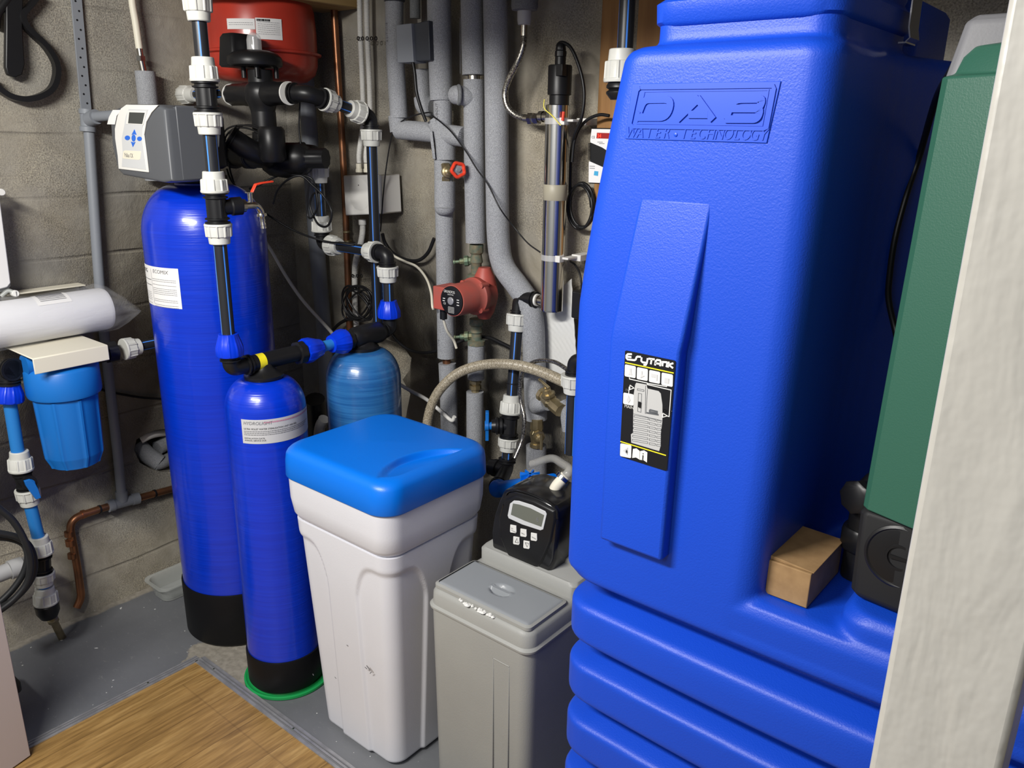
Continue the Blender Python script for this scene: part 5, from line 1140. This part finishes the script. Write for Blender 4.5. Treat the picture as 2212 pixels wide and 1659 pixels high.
cb([(590, 440, 1.52), (600, 410, 1.52), (622, 388, 1.52), (650, 380, 1.54), (675, 400, 1.56), (700, 425, 1.58), (716, 455, 1.58), (712, 482, 1.58), (700, 490, 1.58), (684, 480, 1.58), (670, 445, 1.58), (676, 420, 1.58), (690, 415, 1.58)], .0034, 'black cable looped in front of the striped pipe')
cb([(668, 395, 1.57), (664, 430, 1.57), (665, 465, 1.57), (674, 470, 1.57), (686, 445, 1.57), (682, 410, 1.57), (672, 385, 1.56), (640, 378, 1.54), (600, 380, 1.52), (560, 400, 1.48), (538, 408, 1.45)], .0032, 'thin black cable bundled beside the looped one')
cb([(648, 220, 1.55), (646, 280, 1.55), (652, 330, 1.55), (652, 375, 1.55), (668, 392, 1.56)], .0026, 'black cable hanging straight from the bypass pipe')
rg = random.Random(9)
def tangle(cx0, cy0, rx, ry, n, Y, r, lab, turns):
    P = []
    for k in range(n):
        a = 2*math.pi*turns*k/n; q = 1+.18*math.sin(a*.37+k*.05)
        P.append((cx0+rx*q*math.cos(a+.8*math.sin(a*.21)), cy0-ry*(1+.15*math.sin(a*.53))*math.sin(a+.5*math.sin(a*.17)), Y-.008*math.sin(k*.33)))
    return cb(P, r, lab, res=3, name='cable_bundle')
tangle(773, 656, 29, 34, 130, 1.80, .0033, 'tangled bundle of black cable hanging beside the striped pipe', 7)
tangle(530, 297, 40, 24, 70, 1.45, .0028, 'black cable bundle beside the bypass unit', 3)
cb([(505, 395, 1.40), (498, 372, 1.40), (494, 350, 1.40)], .003, 'short black cable below the outlet pipework')
cb([(720, 712, 1.84), (735, 698, 1.85), (760, 685, 1.86)], .006, 'thick black cable behind the fittings on the pale vessel')
# ---------------- left wall: filter housing, pipes, hoses ----------------
def LX(x, y, X=-2.585): return PX(x, y, X)
fh = thing('filter_housing', 'bright blue ribbed filter housing hanging under a white bracket on the left wall', 'water filter', PX(130, 900, -2.40))
HXc, HYc = -2.42, .915
def fz(y): return PX(130, y, HXc+.03).z
zt0, zt1 = fz(822), fz(1022)
z_a, z_b, z_c = fz(790), fz(858), fz(1018)
NR = 96
MB().rev((HXc, HYc, z_c), (0, 0, 1), [(.060, 0), (.066, .004), (.068, .012), (.078, .035), (.0795, .04), (.0855, (z_b-z_c)*.98)], NR, rfun=lambda k, i: .0035 if (k > 0 and i % 12 < 2) else 0).build('bowl', M['handle_blue'], fh, smooth=35)
MB().rev((HXc, HYc, z_b-.004), (0, 0, 1), [(.086, 0), (.0965, .006), (.099, .014), (.0985, z_a-z_b-.008), (.092, z_a-z_b), (.080, z_a-z_b+.004)], 72).build('collar', M['handle_blue'], fh)
MB().rev((HXc, HYc, z_a-.004), (0, 0, 1), [(.078, 0), (.078, .045), (.06, .052)], 64).build('head', M['handle_blue'], fh)
MB().cyl((HXc, HYc-.095, z_a+.012), (HXc, HYc+.10, z_a+.012), .030).build('port', M['handle_blue'], fh)
bt = z_a+.050; bxf = HXc+.095
by0, by1 = PX(72, 790, bxf).y, PX(236, 770, bxf).y
mb = MB(); mb.box(((bxf-2.62)/2, (by0+by1)/2, bt), (bxf+2.62, by1-by0, .004)); mb.box((bxf, (by0+by1)/2, bt-.021), (.004, by1-by0, .044))
mb.box((-2.622, (by0+by1)/2, bt+.02), (.004, by1-by0+.06, .07)); mb.build('bracket', M['cream'], fh, bevel=.002)
# cartridge in a clear bag
cg = thing('filter_cartridge', 'white pleated filter cartridge in a clear plastic bag lying on the bracket', 'filter cartridge', (-2.5, .95, bt))
c0 = PX(20, 738, -2.50); c1 = PX(232, 695, -2.50); c0 = V(-2.50, PX(0, 745, -2.5).y-.05, bt+.069); c1 = V(-2.50, PX(234, 700, -2.5).y, bt+.070)
MB().rev(c0, c1-c0, [(.018, .004), (.055, .002), (.063, .006), (.064, .02), (.064, (c1-c0).length-.012), (.060, (c1-c0).length-.001), (.02, (c1-c0).length)], 48).build('cartridge', M['filter'], cg)
L = []; rg = random.Random(4); n = 40; Lc = (c1-c0).length
for k in range(14):
    t = k/13; r = .070+.005*math.sin(t*9); yy = c0.y-.03+(Lc+.115)*t; sq = 1.0
    if t > .78: sq = 1-((t-.78)/.22)**1.4*.82
    row = []
    for i in range(n):
        a = 2*math.pi*i/n; w_ = 1+.07*math.sin(5*a+7*t)+.04*math.sin(11*a-13*t)
        row.append(V(-2.50+math.cos(a)*(r+(.02 if math.cos(a) < 0 else 0))*w_*(1 if t < .78 else .5+.5*sq), yy, max(bt+.0035, bt+.070+math.sin(a)*r*w_*sq-(1-sq)*.02)))
    L.append(row)
MB().loft(L, True, True).build('plastic_bag', M['bag'], cg, smooth=60)
mb = MB(); L = []
for yy in (c0.y+Lc*.42, c0.y+Lc*.68): L.append([V(-2.50+math.cos(a)*.0655, yy, c0.z+math.sin(a)*.0655) for a in [math.radians(45+8*k) for k in range(8)]])
tagl = MB().loft(L, False, False, 0, False).build('label', M['paper'], cg)
for k in range(6):
    a = math.radians(58+6*k); MB().box(V(-2.50+math.cos(a)*.0664, c0.y+Lc*.55, c0.z+math.sin(a)*.0664), (.001, Lc*.2, .0014)).build('printed_line', M['ink_grey'], tagl)
bk = thing('mounting_plate', 'cream metal plate behind the bagged filter cartridge', 'bracket', (-2.6, 1.0, bt+.02))
MB().box((-2.595, PX(100, 660, -2.6).y, bt+.135), (.05, .22, .004)).build('plate', M['cream'], bk, bevel=.001); MB().box((-2.622, PX(100, 660, -2.6).y, bt+.11), (.004, .22, .05)).build('plate', M['cream'], bk)
# right outlet of the housing
ro = thing('pipe_outlet', 'black adapter with white nut leading behind the tall blue vessel', 'water pipe', (HXc, 1.05, z_a))
oz = PX(255, 757, HXc).z; o1 = HYc+.10
MB().rev((HXc, o1, oz), (0, 1, 0), [(.026, 0), (.026, .03), (.030, .032), (.030, .06), (.024, .062)], 32, rfun=lambda k, i: .0018 if i % 4 < 2 else 0).build('adapter', M['black'], ro)
yn = PX(266, 756, HXc).y; nut(ro, V(HXc, yn, oz), V(HXc, yn+.052, oz)); stripedpipe(ro, [V(HXc, yn+.045, oz), V(HXc, 1.36, oz+.002)])
# left drop with blue pipe
ld = thing('pipe_drop', 'light blue water pipe with white nuts dropping to the floor left of the filter housing', 'water pipe', (-2.45, .78, 0))
DX = -2.46
def d_(x, y): return PX(x, y, DX)
P0 = d_(16, 798)
elbow(ld, [V(HXc-.01, HYc-.12, oz), V(DX, P0.y, oz), d_(17, 830)], .026, .03)
nut(ld, d_(18, 868), d_(19, 826), 'nut_blue', 1.1); stripedpipe(ld, [d_(20, 862), d_(40, 985)], .0175, m=M['pipe_blue'], label='light blue pipe')
nut(ld, d_(46, 1016), d_(41, 974)); tee(ld, d_(46, 1016), d_(58, 1056), None, .021, 'ball_valve'); 
nut(ld, d_(58, 1056), d_(65, 1090)); 
vc = d_(55, 1036)+V(.024, -.002, 0); MB().cyl(vc-V(.02, 0, 0), vc+V(.012, 0, 0), .021).build('valve_collar', M['black'], ld)
va = vc+V(.014, 0, 0); mb = MB(); mb.cyl(vc, va+V(.006, 0, 0), .012); mb.loft([[va+V(dx, dy+o_, z) for dx, dy in ((0, -w2), (.010, -w2), (.010, w2), (0, w2))] for z, w2, o_ in ((.015, .008, -.008), (.0, .012, -.002), (-.02, .011, .004), (-.05, .007, .012))]); o = mb.build('lever', M['handle_blue'], ld, bevel=.001); o['label'] = 'blue lever'
stripedpipe(ld, [d_(64, 1085), d_(84, 1165)], .0175, m=M['pipe_blue'], label='light blue pipe')
nut(ld, d_(90, 1196), d_(84, 1158)); tee(ld, d_(90, 1196), d_(92, 1238), None, .0225, 'coupling'); nut(ld, d_(92, 1236), d_(95, 1264)); stripedpipe(ld, [d_(95, 1262), d_(96, 1276)], .0165, m=M['handle_blue'])
nut(ld, d_(100, 1302), d_(96, 1268), s=1.05); MB().rev(d_(100, 1302), d_(105, 1326)-d_(100, 1302), [(.030, 0), (.034, .004), (.033, .03), (.024, .05)], 32).build('end_coupling', M['black'], ld)
e1 = d_(108, 1326); MB().rev(e1, V(-2.55, .838, 0)-e1, [(.012, -.01), (.012, .03), (.017, .032), (.017, .050), (.012, .052), (.012, (V(-2.55, .838, 0)-e1).length)], 8).build('brass_tail', M['brass'], ld)
# grey waste pipe and tee
gp = thing('waste_pipe', 'grey plastic waste pipe running down the left wall to the copper pipe', 'waste pipe', (-2.6, 1.1, .5))
GX = -2.598
MB().tube([PX(*p, GX) for p in ((192, 280), (200, 400), (217, 640), (239, 850), (253, 970), (262, 1062))], .0155, 24).build('pipe', M['pvc_grey'], gp)
MB().rev(PX(190, 285, GX), (PX(187, 240, GX)-PX(190, 285, GX)), [(.017, 0), (.0225, .001), (.0225, .014), (.019, .017), (.019, .05), (.0215, .052), (.0215, .065)], 28).build('tee', M['pvc_grey'], gp)
b_ = PX(189, 258, GX); e_ = V(GX+.26, b_.y+.02, b_.z+.0); e_ = PX(250, 250, -2.50)
MB().tube([b_+V(.012, 0, 0), b_.lerp(PX(208, 252, -2.55), 1)], .0215, 24, smooth=False).build('branch_socket', M['pvc_grey'], gp); MB().tube([PX(205, 252, -2.555), PX(262, 248, -2.44)], .0145, 24, smooth=False).build('branch_pipe', M['pvc_grey'], gp)
# perforated strap
q0, q1 = PX(161, -30, -2.622), PX(186, 250, -2.622); st_ = MB(); dn = (q1-q0).normalized(); sdv = dn.cross(V(1, 0, 0)).normalized()*.0155
st_.loft([[q0-sdv, q0+sdv, q0+sdv+V(.006, 0, 0), q0-sdv+V(.006, 0, 0)], [q1-sdv, q1+sdv, q1+sdv+V(.006, 0, 0), q1-sdv+V(.006, 0, 0)]])
so = st_.build('perforated_rail', M['pvc_grey'], bevel=.001); tag(so, 'grey perforated plastic rail on the left wall above the waste pipe', 'rail')
for k in range(14):
    c = q0.lerp(q1, (k+.6)/14)+sdv*(.25 if k % 2 else -.25); MB().rev(c+V(.0058, 0, 0), (1, 0, 0), [(.0030, 0), (.0030, .0006)], 10).build('hole', M['ink'], so)
# copper pipe
cu = thing('copper_pipe', 'copper pipe with a bend running low along the left wall', 'copper pipe', (-2.6, .95, 0)); CX_ = -2.605
c_ = lambda x, y: PX(x, y, CX_)
MB().tube(fillet([c_(166, 1312), c_(176, 1290), c_(168, 1230), c_(148, 1122), c_(240, 1092), c_(372, 1056), c_(420, 1044)], .045, 8), .0125, 24, smooth=False).build('pipe', M['copper'], cu)
for (x, y), (x2, y2) in (((150, 1158), (149, 1148)), ((153, 1178), (151, 1166)), ((176, 1112), (183, 1110)), ((157, 1205), (156, 1195))): MB().tube([c_(x, y), c_(x2, y2)], .0148, 20, smooth=False).build('solder_joint', M['copper'], cu)
for x, y in ((213, 1101), (332, 1067)):
    a, b = c_(x, y), c_(x+4, y-1); MB().tube([a, b], .0150, 20, smooth=False).build('clip', M['black'], cu)
MB().tube([c_(233, 1094), c_(298, 1076)], .0175, 24, smooth=False).build('waste_tee', M['pvc_grey'], cu); MB().tube([c_(262, 1060), c_(264, 1082)], .0195, 24, smooth=False).build('waste_tee', M['pvc_grey'], cu)
for a, b in (((233, 1094), (246, 1090)), ((285, 1079), (299, 1076))): MB().tube([c_(*a), c_(*b)], .0205, 24, smooth=False).build('tee_socket', M['pvc_grey'], cu)
# white hose and ball valve, insulated stub
wh = thing('flexible_hose', 'white flexible hose ending in a small nickel valve above a foam stub', 'hose', PX(305, 140, -2.59)); w_ = lambda x, y: PX(x, y, -2.59)
MB().tube([w_(283, -60), (w_(285, 0)), w_(293, 50), w_(301, 105)], .0105, 20).build('hose', M['cream'], wh)
MB().tube([w_(301, 103), w_(304, 122)], .0095, 20, smooth=False).build('ferrule', M['nickel'], wh); MB().tube([w_(304, 121), w_(305, 132)], .0145, 6, smooth=False).build('hex_nut', M['nickel'], wh, smooth=20)
MB().tube([w_(305, 130), w_(310, 154)], .011, 16, smooth=False).build('ball_valve', M['nickel'], wh)
ws = foampipe('short grey foam insulated pipe under the white hose on the left wall'); MB().tube([PX(313, 154, -2.585), PX(320, 222, -2.585), PX(335, 390, -2.585)], .030, 28).build('insulation', M['foam'], ws)
# strap wrench
sw = thing('filter_wrench', 'black filter wrench with a round open ring hanging at the top left', 'tool', PX(30, 100, -2.61)); sx_ = -2.600
hp_ = [PX(x, y, sx_) for x, y in ((10, -40), (48, -40), (46, 60), (51, 140), (45, 162), (30, 168), (14, 162), (9, 145), (10, 60))]
MB().loft([[p+V(-.008, 0, 0) for p in hp_], [p+V(.010, 0, 0) for p in hp_]]).build('handle', M['black'], sw, bevel=.003)
rp_ = [PX(x, y, sx_) for x, y in ((82, -10), (62, 15), (48, 30), (52, 52), (72, 75), (98, 100), (118, 132), (122, 160), (112, 190), (88, 207), (55, 214), (22, 208), (-5, 190), (-22, 170))]
P_ = spline(rp_, 6); mb = MB(); L = []
for i, p in enumerate(P_):
    t = (P_[min(i+1, len(P_)-1)]-P_[max(i-1, 0)]).normalized(); s2 = t.cross(V(1, 0, 0)).normalized(); w2 = .0075 if i > 8 else .006; L.append([p+s2*w2+V(-.012, 0, 0), p-s2*w2+V(-.012, 0, 0), p-s2*w2+V(.014, 0, 0), p+s2*w2+V(.014, 0, 0)])
mb.loft(L); mb.build('ring', M['black'], sw, smooth=30)
MB().tube([PX(x, y, sx_) for x, y in ((-10, 60), (-6, 30), (15, 0), (30, -20))], .012, 12).build('strap', M['black'], sw)
# enclosure with clear lid at the left edge
en = thing('wall_enclosure', 'white wall enclosure edge with a slotted screw at the left of the picture', 'electrical box', PX(0, 560, -2.56)); g0 = PX(-2, 430, -2.53); g1 = PX(22, 620, -2.53)
ya, yb = g1.y-.22, g1.y
ed = [PX(-60, 400, -2.545), PX(-4, 402, -2.545), PX(24, 618, -2.545), PX(16, 628, -2.545), PX(-60, 648, -2.545)]
MB().loft([[p+V(-.075, 0, 0) for p in ed], ed]).build('case', M['glaze'], en, bevel=.003)
c_e = sum(ed, Vector())/5; ed2 = [c_e+(p-c_e)*.9+V(.012, 0, 0) for p in ed]; MB().loft([[p+V(-.02, 0, 0) for p in ed2], ed2]).build('lid', M['paper'], en, bevel=.003)
s0 = PX(33, 634, -2.53); MB().tube([PX(2, 640, -2.545), PX(18, 628, -2.54), s0], .006, 10).build('lug', M['glaze'], en)
MB().rev(s0, (1, -.1, .1), [(.0095, -.02), (.0095, .006), (.008, .008)], 24).build('screw', M['white'], en); MB().box(s0+V(.0085, 0, 0), (.001, .002, .014)).build('screw_slot', M['ink_grey'], en)
s1 = PX(2, 415, -2.53); MB().rev(s1, (1, 0, 0), [(.0095, -.02), (.0095, .006), (.008, .008)], 24).build('screw', M['white'], en)
# black hoses, grey horizontal pipe, tray, bin
for k, (P, lab) in enumerate(((((-30, 1075), (0, 1100), (28, 1125), (52, 1165), (66, 1210), (60, 1255), (35, 1290), (5, 1315), (-20, 1330)), 'outer black hose curving around the left drop pipe'), (((-30, 1148), (0, 1152), (35, 1160), (62, 1178), (74, 1210), (70, 1245), (48, 1278), (15, 1305), (-20, 1320)), 'inner black hose loop low at the left edge'), (((-20, 1160), (20, 1163), (50, 1175), (60, 1200), (52, 1235), (30, 1270), (0, 1300), (-20, 1310)), 'black hose nested inside the two outer loops'))):
    tag(MB().tube([PX(x, y, -2.37-.02*k) for x, y in P], .0095, 14).build('black_hose', M['sock']), lab, 'hose')
gw = thing('waste_pipe', 'light grey waste pipe leaving low at the left edge behind the black hoses', 'waste pipe', PX(20, 1230, -2.5)); MB().tube([PX(x, y, -2.5) for x, y in ((-60, 1262), (0, 1240), (20, 1232))], .024, 24, smooth=False).build('pipe', M['pvc_light'], gw); MB().tube([PX(20, 1232, -2.5), PX(48, 1222, -2.5)], .029, 24, smooth=False).build('socket', M['pvc_light'], gw)
MB().tube([PX(44, 1224, -2.5), PX(70, 1212, -2.53)], .024, 24, smooth=False).build('pipe', M['pvc_light'], gw)
tag(MB().tube([PX(x, y, -2.62) for x, y in ((205, 835), (230, 845), (270, 853), (310, 859), (360, 862))], .0042, 10).build('cable', M['black']), 'black cable low on the left wall behind the grey waste pipe', 'cable')
tr = thing('plastic_tray', 'translucent plastic food tray on the floor against the left wall', 'container', (-2.545, 1.24, 0))
def trl(h, z, r=.03): return rr(-2.53, 1.235, .062+h, .088+h, r, z, 8)
MB().loft([trl(-.02, .002), trl(-.012, .003), trl(0, .055), trl(.010, .058), trl(.010, .062), trl(-.002, .061), trl(-.014, .010), trl(-.02, .006)], True, True).build('tray', M['glaze'], tr)
bn = thing('black_bin', 'black plastic bin partly hidden behind the pinkish door edge', 'bin', (-2.19, .53, 0))
c = PZ(66, 1560, 0); MB().loft([rr(c.x-.085, c.y-.085, .075+h, .075+h, .02, z, 5) for h, z in ((-.012, 0), (-.008, .01), (-.002, .10), (.010, .105), (.010, .125))]).build('bin_body', M['black'], bn)
# pipes inside the wall hole
hp2 = thing('foam_lagging', 'crumpled grey foam lagging stuffed in the hole in the left wall', 'pipe insulation', PX(345, 990, -2.7))
MB().tube([PX(300, 965, -2.72), PX(322, 985, -2.68), PX(345, 1000, -2.655)], .030, 20).build('insulation', M['foam'], hp2); MB().tube([PX(332, 1004, -2.655), PX(352, 998, -2.66), PX(378, 985, -2.70)], .023, 20).build('insulation', M['foam'], hp2); MB().tube([PX(340, 968, -2.69), PX(370, 950, -2.70)], .026, 20).build('insulation', M['foam'], hp2)
tag(MB().tube([PX(304, 950, -2.68), PX(330, 938, -2.67), PX(370, 932, -2.70)], .014, 20).build('white_pipe', M['white']), 'white pipe crossing the top of the hole in the left wall', 'pipe')
bl = thing('old_pipe_stub', 'dark crumpled pipe end between the small blue vessel and the pale one', 'pipe', PY(680, 860, 1.70)); MB().tube([PY(680, 862, 1.70), PY(684, 900, 1.72), PY(690, 990, 1.74), V(PY(690, 990, 1.74).x, 1.74, .0)], .036, 16).build('lagging', M['black'], bl)
tag(MB().tube([PY(x, y, 1.70) for x, y in ((700, 905), (690, 930), (692, 990))]+[V(PY(692, 990, 1.7).x, 1.7, 0)], .02, 12).build('foil_lagging', M['pvc_light']), 'pale lagging low between the two vessels', 'pipe insulation')
